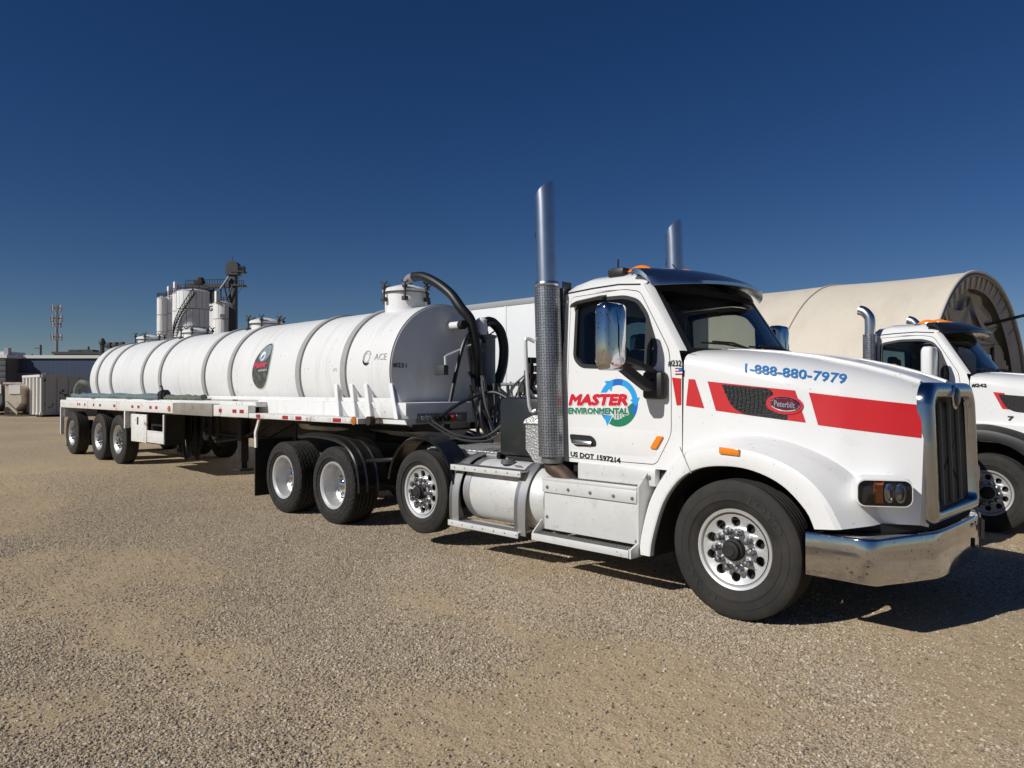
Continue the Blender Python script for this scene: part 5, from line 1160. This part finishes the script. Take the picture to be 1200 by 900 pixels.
# ------------------------------------------------------------------ white van trailer
def van():
    T = wthing('van_trailer', 'tall white box trailer parked behind the tank trailer', 'trailer', (-12.5, 6.9, 0))
    x0, x1, y0, y1, z0, z1 = -19.4, -5.75, 5.6, 8.2, 1.05, 3.83
    MB().box(x0 + .02, x1 - .02, y0 + .03, y1 - .03, z0, z1 - .05).build('box_core', 'van_white', T)
    pw_ = 1.22; x = x1 - .06; first = None
    while x - pw_ > x0:
        for y in (y0, y1 - .03):
            MB().box(x - pw_ + .03, x - .03, y, y + .03, z0 + .16, z1 - .13, .004).build('panel', 'van_white', T)
            MB().box(x - .028, x + .028, y - .012, y + .04, z0 + .16, z1 - .13, .003).build('post', 'van_white', T)
        x -= pw_
    for y in (y0 - .015, y1 - .035): MB().box(x0, x1, y, y + .05, z1 - .13, z1, .006).build('top_rail', 'van_grey', T); MB().box(x0, x1, y, y + .05, z0 - .02, z0 + .155, .006).build('bottom_rail', 'van_grey', T)
    MB().box(x0, x1, y0 + .04, y1 - .04, z1 - .05, z1 - .012).build('roof', 'van_white', T)
    MB().box(x1 - .02, x1 + .03, y0, y1, z0, z1 - .01, .03).build('front_wall', 'van_white', T)
    for xx in (-17.6, -18.9):
        for y in (y0 + .3, y1 - .3):
            MB().lathe(tyre_profile(.5, .5, .29, 3), n=32).build('tyre', 'rubber', T, loc=None).location = (0, 0, 0)
            o = bpy.data.objects[-1] if False else COL.objects[-1]; o.location = (xx, y - .25, .5)
    for y in (y0 + .4, y1 - .4): MB().box(-8.3, -8.15, y - .07, y + .07, .0, z0).build('landing_leg', 'steel_dark', T)
van()

# ------------------------------------------------------------------ fabric hangar
def hangar():
    T = wthing('fabric_hangar', 'beige fabric arched hangar with grey curtained end behind truck 242', 'hangar', (-18, 19.6, 0))
    half = [(0, 5.27), (1.3, 5.19), (2.5, 4.90), (3.65, 4.35), (4.70, 3.52), (5.30, 2.75), (5.65, 1.9), (5.80, .9), (5.85, -.1)]
    P = crom([(p[0], p[1], 0) for p in half], 4); arch = [(-p.x, p.y) for p in P[::-1]] + [(p.x, p.y) for p in P[1:]]; cy = 19.6
    def ring(x, sc_=1.0, dz=0): return [(x, cy + a*sc_, b*sc_ + dz if b > 0 else b) for a, b in arch]
    bays = np.linspace(-3, -39, 10)
    for i, (xa, xb) in enumerate(zip(bays, bays[1:])):
        rs = []
        for t in np.linspace(0, 1, 11): rs.append(ring(xa + (xb - xa)*t, 1 + .003 - .008*math.sin(t*math.pi)))
        MB().rings(rs, closed=False).build('cover_panel', 'tent', T, ang=80)
    for x in bays:
        MB().tube(ring(x, .985), .05, 8, caps=False).build('rib', 'steel_grey', T); MB().tube(ring(x, 1.006), .03, 6, caps=False).build('seam_hem', 'tent', T)
    MB().tube(ring(-2.98, 1.004), .035, 8).build('edge_hem', 'strap', T)
    # flat valance ring with straps, and the curtained end wall set back behind it
    inner = [(a*.84 + .05, b*.915 if b > 0 else b) for a, b in arch]
    MB().rings([ring(-3.03, .995), [(-3.20, cy + a, b) for a, b in inner]], closed=False).build('valance', 'tent_liner', T, ang=80)
    for k in range(10, 47, 2):
        a, b_ = arch[k], inner[k]; p = Vector((-2.99, cy + a[0]*.99, a[1]*.99)); q = Vector((-3.15, cy + b_[0] + .22, b_[1] + .04))
        MB().obox((p + q)/2, (q - p)/2, (0, .035, .02), (.02, 0, 0)).build('strap', 'strap', T)
    mb = MB(); v_, f_ = subdivide_poly([(cy + a*1.01, b) for a, b in inner], .22)
    mb.add([(-3.45 + .05*math.sin(a*4.3 + .8*math.sin(b*1.3)) + .03*math.sin(b*5 + a), a, b) for a, b in v_], f_); mb.build('end_curtain', 'tent_end', T, ang=80)
    # swags of loose cloth hung over the door
    for (ya, za, yb, zb, dp) in ((16.7, 4.15, 19.3, 4.55, 1.1), (19.2, 4.6, 22.7, 3.9, .7), (16.4, 3.5, 22.9, 3.3, .35)):
        mb = MB().grid(22, 9, lambda u, v2: (-3.33 + .05*math.sin(v2*9 + u*2) + .08*math.sin(math.pi*u), ya + (yb - ya)*u, za + (zb - za)*u - dp*math.sin(math.pi*u)*(.25 + .75*v2) + .0)); mb.build('swag', 'tent_end', T, ang=80)
    for y in (18.0, 20.9, 22.2): MB().cyl((-3.34, y, 0), (-3.34, y, 3.7 if y < 22 else 3.3), .035, n=8).build('door_pole', 'steel_dark', T)
    MB().grid(4, 26, lambda u, v2: (-3.30 + .06*math.sin(v2*30), 22.2 + 1.9*v2*(.8 + .2*u), 3.3*u*(1 - .25*v2) + .02)).build('side_curtain', 'tent_end', T, ang=80)
    MB().rings([ring(-39.2, .99)], closed=False); MB().plate([(cy + a*.99, b*.99) for a, b in arch], [], lambda a, b: (-39.0, a, b)).build('rear_wall', 'tent', T)
    MB().obox((-2.55, 21.9, 4.12), (.75, 1.05, .30), (.02, -.03, 0), (0, 0, .05)).build('awning_pole', 'flap', T)
hangar()

# ------------------------------------------------------------------ far background
FW = Vector((-math.sin(R(YAW)), math.cos(R(YAW)), 0)); RT = Vector((math.cos(R(YAW)), math.sin(R(YAW)), 0))
HZ = 450 + 870*math.tan(R(PITCH))
def far(u, d, z=0.0):
    """a point d metres ahead at bearing u of the 1200-wide view, height z"""
    p = CAM + FW*d + RT*((u - 600)/870*d); return Vector((p.x, p.y, z))
def fz(v, d): return CAM.z + (HZ - v)/870*d
def silo(u, d, wpx, vtop, label, ncol=14, nrow=6):
    r = wpx/870*d/2; c = far(u, d + r); zt = fz(vtop, d); T = wthing('silo', label, 'silo', (c.x, c.y, 0), 'silos of the batch plant')
    MB().cyl((c.x, c.y, 0), (c.x, c.y, zt - .1), r - .12, n=36).build('joint_core', 'silo_joint', T)
    base = None; h = zt/nrow
    for i in range(nrow):
        for k in range(ncol):
            if base is None:
                mb = MB(); a0, a1 = .012, 2*math.pi/ncol - .012; rs = []
                for z in (.06, h - .06): rs.append([(r*math.cos(a), r*math.sin(a), z) for a in np.linspace(a0, a1, 5)])
                mb.rings(rs, closed=False); base = mb.build('panel', 'silo_white', T, ang=40); o = base
            else: o = base.copy(); COL.objects.link(o)
            o.matrix_parent_inverse = Matrix.Translation(-T.location); o.location = (c.x, c.y, i*h); o.rotation_euler = (0, 0, 2*math.pi*(k + (.5 if i % 2 else 0))/ncol)
    MB().lathe([(r, zt - .05), (r + .1, zt), (r*.9, zt + .15), (.01, zt + .6)], origin=(c.x, c.y, 0), axis='z', n=36).build('roof', 'silo_white', T)
    rl = MB()
    for q in (.5, 1.0): rl.tube([(c.x + r*.97*math.cos(a), c.y + r*.97*math.sin(a), zt + q) for a in np.linspace(0, 2*math.pi, 29)], .05, 5, caps=False)
    for a in np.linspace(0, 2*math.pi, 15): rl.cyl((c.x + r*.97*math.cos(a), c.y + r*.97*math.sin(a), zt), (c.x + r*.97*math.cos(a), c.y + r*.97*math.sin(a), zt + 1.0), .05, n=5)
    rl.build('railing', 'steel_dark', T)
    return T, c, r, zt
SD = 140
s1 = silo(189.5, SD + 6, 11, 349, 'slim white silo at the left end of the batch plant', 10)
s2 = silo(203, SD + 7, 17, 347, 'white silo with a grey filter stack, second from the left', 10)
s3 = silo(212, SD + 2, 19, 343.5, 'white silo half hidden behind the big one with spiral stairs', 10)
s4 = silo(226, SD - 8, 36, 339.5, 'big white silo with a spiral stair round its side', 16)
s5 = silo(262, SD, 24, 354.5, 'lower white silo beside the dark elevator tower', 10)
def bits():
    T, c, r, zt = s4
    P = []; st = MB()
    for k in range(40):
        a = math.atan2(-RT.y - FW.y*.2, -RT.x - FW.x*.2) - .3 + k*.055; z = zt*.42 + (zt*.55)*k/39
        P.append((c.x + (r + .6)*math.cos(a), c.y + (r + .6)*math.sin(a), z))
        st.obox((c.x + (r + .55)*math.cos(a), c.y + (r + .55)*math.sin(a), z), (.55*math.cos(a), .55*math.sin(a), 0), (-.15*math.sin(a), .15*math.cos(a), 0), (0, 0, .05))
        if k % 2 == 0: st.cyl(P[-1], (P[-1][0], P[-1][1], z + 1.1), .06, n=5)
    st.tube([(p[0], p[1], p[2] + 1.1) for p in P], .08, 5); st.tube([(p[0], p[1], p[2] - .2) for p in P], .12, 5)
    st.build('spiral_stair', 'steel_dark', T)
    for (S, wpx, v0, h) in ((s2, 198.3, 333, 0), (s3, 205.6, 331, 0)):
        T2, c2, r2, z2 = S; c2 = far(wpx, SD + 8 if S is s2 else SD + 4); MB().box(c2.x - .38, c2.x + .38, c2.y - .38, c2.y + .38, z2, fz(v0, SD + 5), .05).build('filter_stack', 'silo_white', T2)
    T5, c5, r5, z5 = s5; p = far(254.5, SD); MB().box(p.x - .4, p.x + .4, p.y - .4, p.y + .4, z5, fz(341, SD)).build('filter_stack', 'silo_white', T5)
    pg = far(246.3, SD + 3.2)
    mb = MB().obox((pg.x, pg.y, fz(354, SD)/2), RT*.75, FW*.6, (0, 0, fz(354, SD)/2))
    B = wthing('plant_wall', 'narrow white wall with a dark letter G between the two larger silos', 'wall', (pg.x, pg.y, 0)); mb.build('wall', 'silo_white', B)
    g2 = far(246.8, SD - 1); mb = MB(); text(mb, 'G', [(-2.2, fz(365.5, SD)), (2.2, fz(365.5, SD)), (2.2, fz(358.5, SD)), (-2.2, fz(358.5, SD))][0:1]*0 or [(-.38, fz(365.5, SD)), (.38, fz(365.5, SD)), (.38, fz(358.8, SD)), (-.38, fz(358.8, SD))], lambda a, b: tuple(g2 + RT*a + Vector((0, 0, b))), .05, 0, tuple(-FW*60)); mb.build('lettering', 'text_black', B)
    # elevator tower
    q = far(273, SD - 2); E_ = wthing('elevator_tower', 'tall dark grey bucket elevator tower at the right of the silos', 'tower', (q.x, q.y, 0)); wd = 3.9/870*SD
    zt = fz(316, SD); sx = RT*wd; sy = FW*wd
    MB().obox((q.x, q.y, zt/2), sx, sy, (0, 0, zt/2), .05).build('shaft', 'steel_dark', E_)
    hd_ = [(-1.15, -1.35), (1.15, -1.35)] + [(1.15*math.cos(a_), .25 + 1.0*math.sin(a_)) for a_ in np.linspace(0, math.pi, 11)]
    MB().rings([[q + Vector((0, 0, zt + b_)) + RT*a_ + FW*t_ for a_, b_ in hd_] for t_ in (-.9, .9)], cap0=True, cap1=True).build('head', 'steel_dark', E_)
    MB().obox(q + RT*1.6 + Vector((0, 0, zt - .1)), RT*.5, FW*.6, (0, 0, .45), .08).build('drive_motor', 'steel_dark', E_)
    for v in (336.5, 320.5):
        pl = far(279.5, SD - 2); MB().obox((pl.x, pl.y, fz(v, SD)), RT*1.15, FW*1.0, (0, 0, .14)).cyl(tuple(far(278, SD - 3, fz(v + 10, SD))), tuple(far(285, SD - 3, fz(v, SD))), .08, n=5).build('platform', 'steel_dark', E_)
        mb = MB()
        for uu in (280, 282.5, 285): mb.cyl(tuple(far(uu, SD - 3, fz(v, SD))), tuple(far(uu, SD - 3, fz(v - 5, SD))), .07, n=5)
        mb.cyl(tuple(far(279, SD - 3, fz(v - 5, SD))), tuple(far(285.5, SD - 3, fz(v - 5, SD))), .07, n=5).build('railing', 'steel_dark', E_)
    MB().cyl((q.x, q.y, zt), tuple(far(271.5, SD - 2, fz(303, SD))), .08, n=5).build('mast', 'steel_dark', E_)
    # conveyor
    a, b = far(217, SD + 2, fz(334.5, SD)), far(270, SD + 2, fz(333, SD)); C_ = wthing('conveyor_bridge', 'dark steel conveyor running across the tops of the silos', 'conveyor', (a.x, a.y, 0)); m_ = (a + b)/2
    MB().obox(m_, (b - a)/2, FW*.7, (0, 0, .35)).build('trough', 'steel_dark', C_)
    mb = MB()
    for t in np.linspace(0, 1, 18): p = a.lerp(b, t); mb.cyl(p, p + Vector((0, 0, 1.3)), .06, n=5)
    mb.cyl(a + Vector((0, 0, 1.3)), b + Vector((0, 0, 1.3)), .07, n=5).build('railing', 'steel_dark', C_)
    p = far(233.5, SD + 2, fz(329.5, SD)); MB().obox(p, RT*.8, FW*.8, (0, 0, .5), .1).obox(p + RT*.2 + Vector((0, 0, .7)), RT*.4, FW*.5, (0, 0, .35), .1).build('motor', 'rust', C_)
    for t in (.35, .62, .78): p = a.lerp(b, t); MB().cyl((p.x, p.y, fz(354, SD)), tuple(p), .16, n=6).build('support', 'steel_dark', C_)
    MB().cyl(tuple(far(258, SD - 3, fz(341, SD))), tuple(far(268, SD - 3, fz(327, SD))), .22, n=8).build('chute', 'steel_grey', C_)
    MB().cyl(tuple(far(262, SD - 3, fz(336, SD))), tuple(far(266, SD - 3, fz(353, SD))), .16, n=6).cyl(tuple(far(272, SD - 3, fz(338, SD))), tuple(far(266, SD - 3, fz(353, SD))), .12, n=6).build('brace', 'steel_dark', C_)
    p = far(246, SD + 4, fz(345, SD)); MB().obox(p, RT*1.3, FW, (0, 0, 1.4), .2).build('hopper', 'steel_dark', C_)
bits()
def cell_tower():
    d = 170; p = far(66, d); T = wthing('cell_tower', 'cell tower pole with three rings of antenna panels on the horizon', 'tower', (p.x, p.y, 0))
    MB().cyl((p.x, p.y, 0), (p.x, p.y, fz(358, d)), .45, .25, n=10).build('pole', 'steel_grey', T)
    for v, rad in ((361, 1.0), (373, 1.15), (380, .95), (395, 1.1)):
        z = fz(v, d)
        MB().tube([(p.x + rad*math.cos(a), p.y + rad*math.sin(a), z) for a in np.linspace(0, 2*math.pi, 13)], .07, 5, caps=False).cyl((p.x - rad, p.y, z), (p.x + rad, p.y, z), .07, n=5).build('ring_frame', 'steel_dark', T)
        for a in np.linspace(0, 2*math.pi, 6, endpoint=False): c = Vector((p.x + rad*math.cos(a), p.y + rad*math.sin(a), z)); MB().obox(c, (.16*math.sin(a), -.16*math.cos(a), 0), (.08*math.cos(a), .08*math.sin(a), 0), (0, 0, .75), .03).build('antenna_panel', 'van_grey', T)
cell_tower()
for u, vt, d, lab in ((47.5, 404, 120, 'thin utility pole rising over the navy building near the cell tower'), (37.5, 415, 130, 'short dark utility pole far left over the navy building'), (103.5, 406, 115, 'utility pole with a side arm right of the cell tower')):
    p = far(u, d); T = wthing('utility_pole', lab, 'pole', (p.x, p.y, 0), 'utility poles on the horizon'); MB().cyl((p.x, p.y, 0), (p.x, p.y, fz(vt, d)), .2, .15, n=8).build('pole', 'steel_dark', T)
    MB().obox(Vector((p.x, p.y, fz(vt + 4, d))) - RT*.4, RT*.6, FW*.06, (0, 0, .06)).build('cross_arm', 'steel_dark', T)
def boom():
    d = 40; p = far(119.5, d); T = wthing('loading_arm', 'dark upright pipe with a horizontal loading arm behind the tank rear', 'pipe', (p.x, p.y, .2))
    MB().cyl((p.x, p.y, .1), (p.x, p.y, fz(403.5, d)), .12, n=10).build('post', 'steel_dark', T); a = far(120, d, fz(405, d)); b = far(145, d, fz(404, d)); MB().cyl(a, b, .09, n=8).build('arm', 'steel_dark', T)
    for t in (.3, .6, .9): q = a.lerp(b, t); MB().obox(q, RT*.12, FW*.12, (0, 0, .16), .02).build('fitting', 'steel_dark', T)
    MB().lathe([(.16, 0), (.18, .1), (.1, .3), (.01, .34)], origin=(p.x, p.y, fz(403.5, d)), axis='z', n=10).build('cap', 'steel_dark', T)
boom()
def building(name, u0, u1, d, vt, m_, label, depth=15, trim='trim_white'):
    a, b = far(u0, d), far(u1, d); c = (a + b)/2 + FW*depth/2; zt = fz(vt, d); T = wthing(name, label, 'building', (c.x, c.y, 0)); hw = (b - a).length/2
    MB().obox((c.x, c.y, zt/2), RT*hw, FW*depth/2, (0, 0, zt/2)).build('wall', m_, T)
    MB().obox((c.x, c.y, zt + .12), RT*(hw + .2), FW*(depth/2 + .25), (0, 0, .16)).build('roof', trim, T)
    return T, a, b, zt
T, a, b, zt = building('warehouse', 10.5, 240, 78, 419.5, 'navy_wall', 'long navy blue warehouse with pale roof edge at the left', 20)
for k in range(44):
    p = a.lerp(b, (k + .5)/44); MB().obox(p - FW*.03 + Vector((0, 0, zt/2 - .1)), RT*.229, FW*.03, (0, 0, zt/2 - .15)).build('cladding_sheet', 'navy_wall', T)
p = far(22, 77.9); 
for u0, u1, v0, v1 in ((18, 55, 437, 480), (62, 70, 447, 480)):
    c = (far(u0, 77.7) + far(u1, 77.7))/2; MB().obox((c.x, c.y, (fz(v0, 78) + 0)/2), RT*((u1 - u0)/870*78/2), FW*.06, (0, 0, fz(v0, 78)/2)).build('door', 'grey_wall', T)
c = far(8.7, 77); MB().obox((c.x, c.y, zt/2 + .5), RT*.22, FW*.25, (0, 0, zt/2 + .5)).build('corner_post', 'van_grey', T)
T, a, b, zt = building('workshop', -60, 7.5, 76, 419, 'grey_wall', 'dark grey workshop with roller door at the far left edge', 18)
for k in range(9):
    z = .2 + k*.58; p = (far(-30, 75.9) + far(7, 75.9))/2; MB().obox((p.x, p.y, z + .27), RT*1.6, FW*.06, (0, 0, .27), .03).build('door_slat', 'grey_wall', T)
P = [far(-10, 77, fz(419, 76)), far(7.5, 77, fz(419, 76)), far(7.5, 77, fz(411, 76)), far(0, 77, fz(412, 76)), far(-10, 77, fz(409.5, 76))]
MB().rings([P, [q + FW*3 for q in P]], cap0=True, cap1=True).build('pale_gable', 'trim_white', T)
T, a, b, zt = building('office_block', 63, 300, 105, 414.5, 'tan_wall', 'low tan building with dark roof showing over the navy warehouse', 12, 'steel_dark')
for u in (92, 104): p = far(u, 106, fz(413, 105)); MB().obox(p, RT*1.0, FW*.8, (0, 0, .4)).build('roof_unit', 'steel_dark', T)
# ---- roll-off containers
def container():
    d = 46; a = far(27, d + 4.2); b = far(47.5, d); gz = .17
    A, B = far(28.2, d + 3.2, gz), far(48.5, d, gz); Cc = far(102, d + 3.0, gz); Dd = A + (Cc - B)
    T = wthing('roll_off_container', 'white ribbed roll off container with grey side beside the navy warehouse', 'container', tuple((A + Cc)/2))
    zt = fz(440, d) - .0; h = zt - gz
    for (p, q, m_, nr) in ((A, B, 'container_white', 5), (B, Cc, 'container_shaded', 4), (Cc, Dd, 'container_shaded', 4), (Dd, A, 'container_shaded', 3)):
        t = (q - p).normalized(); n_ = Vector((t.y, -t.x, 0)); 
        if (p + q).dot(n_)*.5 < ((A + Cc)/2).dot(n_): n_ = -n_
        m2 = (p + q)/2; L_ = (q - p).length/2; up = Vector((0, 0, h/2))
        MB().obox(m2 + up + Vector((0, 0, .06)), t*L_, n_*.03, (0, 0, h/2 - .06)).build('wall', m_, T)
        MB().obox(m2 + Vector((0, 0, h - .02)) + n_*.04, t*(L_ + .03), n_*.07, (0, 0, .075)).build('top_rail', m_, T); MB().obox(m2 + Vector((0, 0, .14)) + n_*.02, t*L_, n_*.05, (0, 0, .08)).build('bottom_rail', m_, T)
        for k in range(nr):
            c = p + t*(2*L_*(k + .35)/nr) if m_ != 'container_white' else p + t*(2*L_*(k + .5)/nr)
            wd = .17 if m_ == 'container_white' else .05
            MB().obox(c + up + n_*(.07 if wd > .1 else .04), t*wd, n_*.07, (0, 0, h/2 - .1), .02).build('rib', m_, T)
    MB().obox((A + Cc)/2 + Vector((0, 0, .15)), (B - A)/2*.95, (Cc - B)/2*.95, (0, 0, .04)).build('floor', 'rust', T)
    t = (Cc - B).normalized(); n_ = Vector((t.y, -t.x, 0)); n_ = n_ if n_.dot(CAM - B) > 0 else -n_
    for k, (f, zz) in enumerate(((.06, .88), (.37, .56), (.37, .42), (.37, .30), (.68, .60), (.68, .46), (.45, .62), (.5, .5))):
        c = B + (Cc - B)*f + Vector((0, 0, h*zz)) + n_*.06; MB().obox(c, t*.05, n_*.02, (0, 0, .05), .01).build('latch', 'rust', T)
    for f, zz, r in ((.52, .72, .55), (.15, .30, .28)):
        c = B + (Cc - B)*f + Vector((0, 0, h*zz)) + n_*.05; MB().tube([c + t*r*math.cos(q) + Vector((0, 0, r*.9*math.sin(q))) for q in np.linspace(R(170), R(370), 18)], .018, 5).build('scuff_ring', 'rust', T)
    for f in (.03, .97): MB().cyl(B + (Cc - B)*f + Vector((0, 0, .0)) - n_*.4, B + (Cc - B)*f + n_*.05, .12, n=10).build('roller', 'rust', T)
container()
def hopper(u0, u1, d, vt, label, m_, sc_=1):
    A, B = far(u0, d, .18), far(u1, d, .18); T = wthing('tipping_hopper', label, 'hopper', tuple((A + B)/2), 'metal hoppers by the warehouse'); wd = (B - A).length; h = fz(vt, d) - .18; dp = FW*1.6
    def q(s, t, z): return A + RT*wd*s + dp*t + Vector((0, 0, h*z))
    MB().rings([[q(.15, t, .12), q(.55, t, .10), q(1.0, t, .38), q(.98, t, .86), q(.12, t, .97)] for t in (0, 1)], cap0=True, cap1=True).build('bin', m_, T)
    MB().rings([[q(.10, t, .0), q(1.0, t, .0), q(1.0, t, .07), q(.10, t, .07)] for t in (-.05, 1.05)], cap0=True, cap1=True).build('base', 'rust', T)
    MB().obox(q(.55, -.05, .22), RT*wd*.30 + Vector((0, 0, -h*.16)), FW*.05, (0, 0, .10)).build('strut', m_, T)
    MB().obox(q(.55, -.03, .96), RT*wd*.47, FW*.05, (0, 0, .06)).build('rim', m_, T); MB().obox(q(.66, -.02, .78), RT*wd*.30, FW*.03, (0, 0, h*.14)).build('end_plate', 'container_white', T)
    MB().lathe([(.2, -.05), (.2, .05)], axis='y', n=14, cap0=True, cap1=True).xf(lambda p: q(.3, -.06, .16) + RT*p.x + Vector((0, 0, p.z))).build('wheel', 'rust', T)
hopper(3, 25, 47, 447.5, 'tan tipping hopper left of the white roll off container', 'hopper_tan')
hopper(-14, 2.5, 47, 447, 'dark hopper cut off by the left picture edge', 'grey_wall')
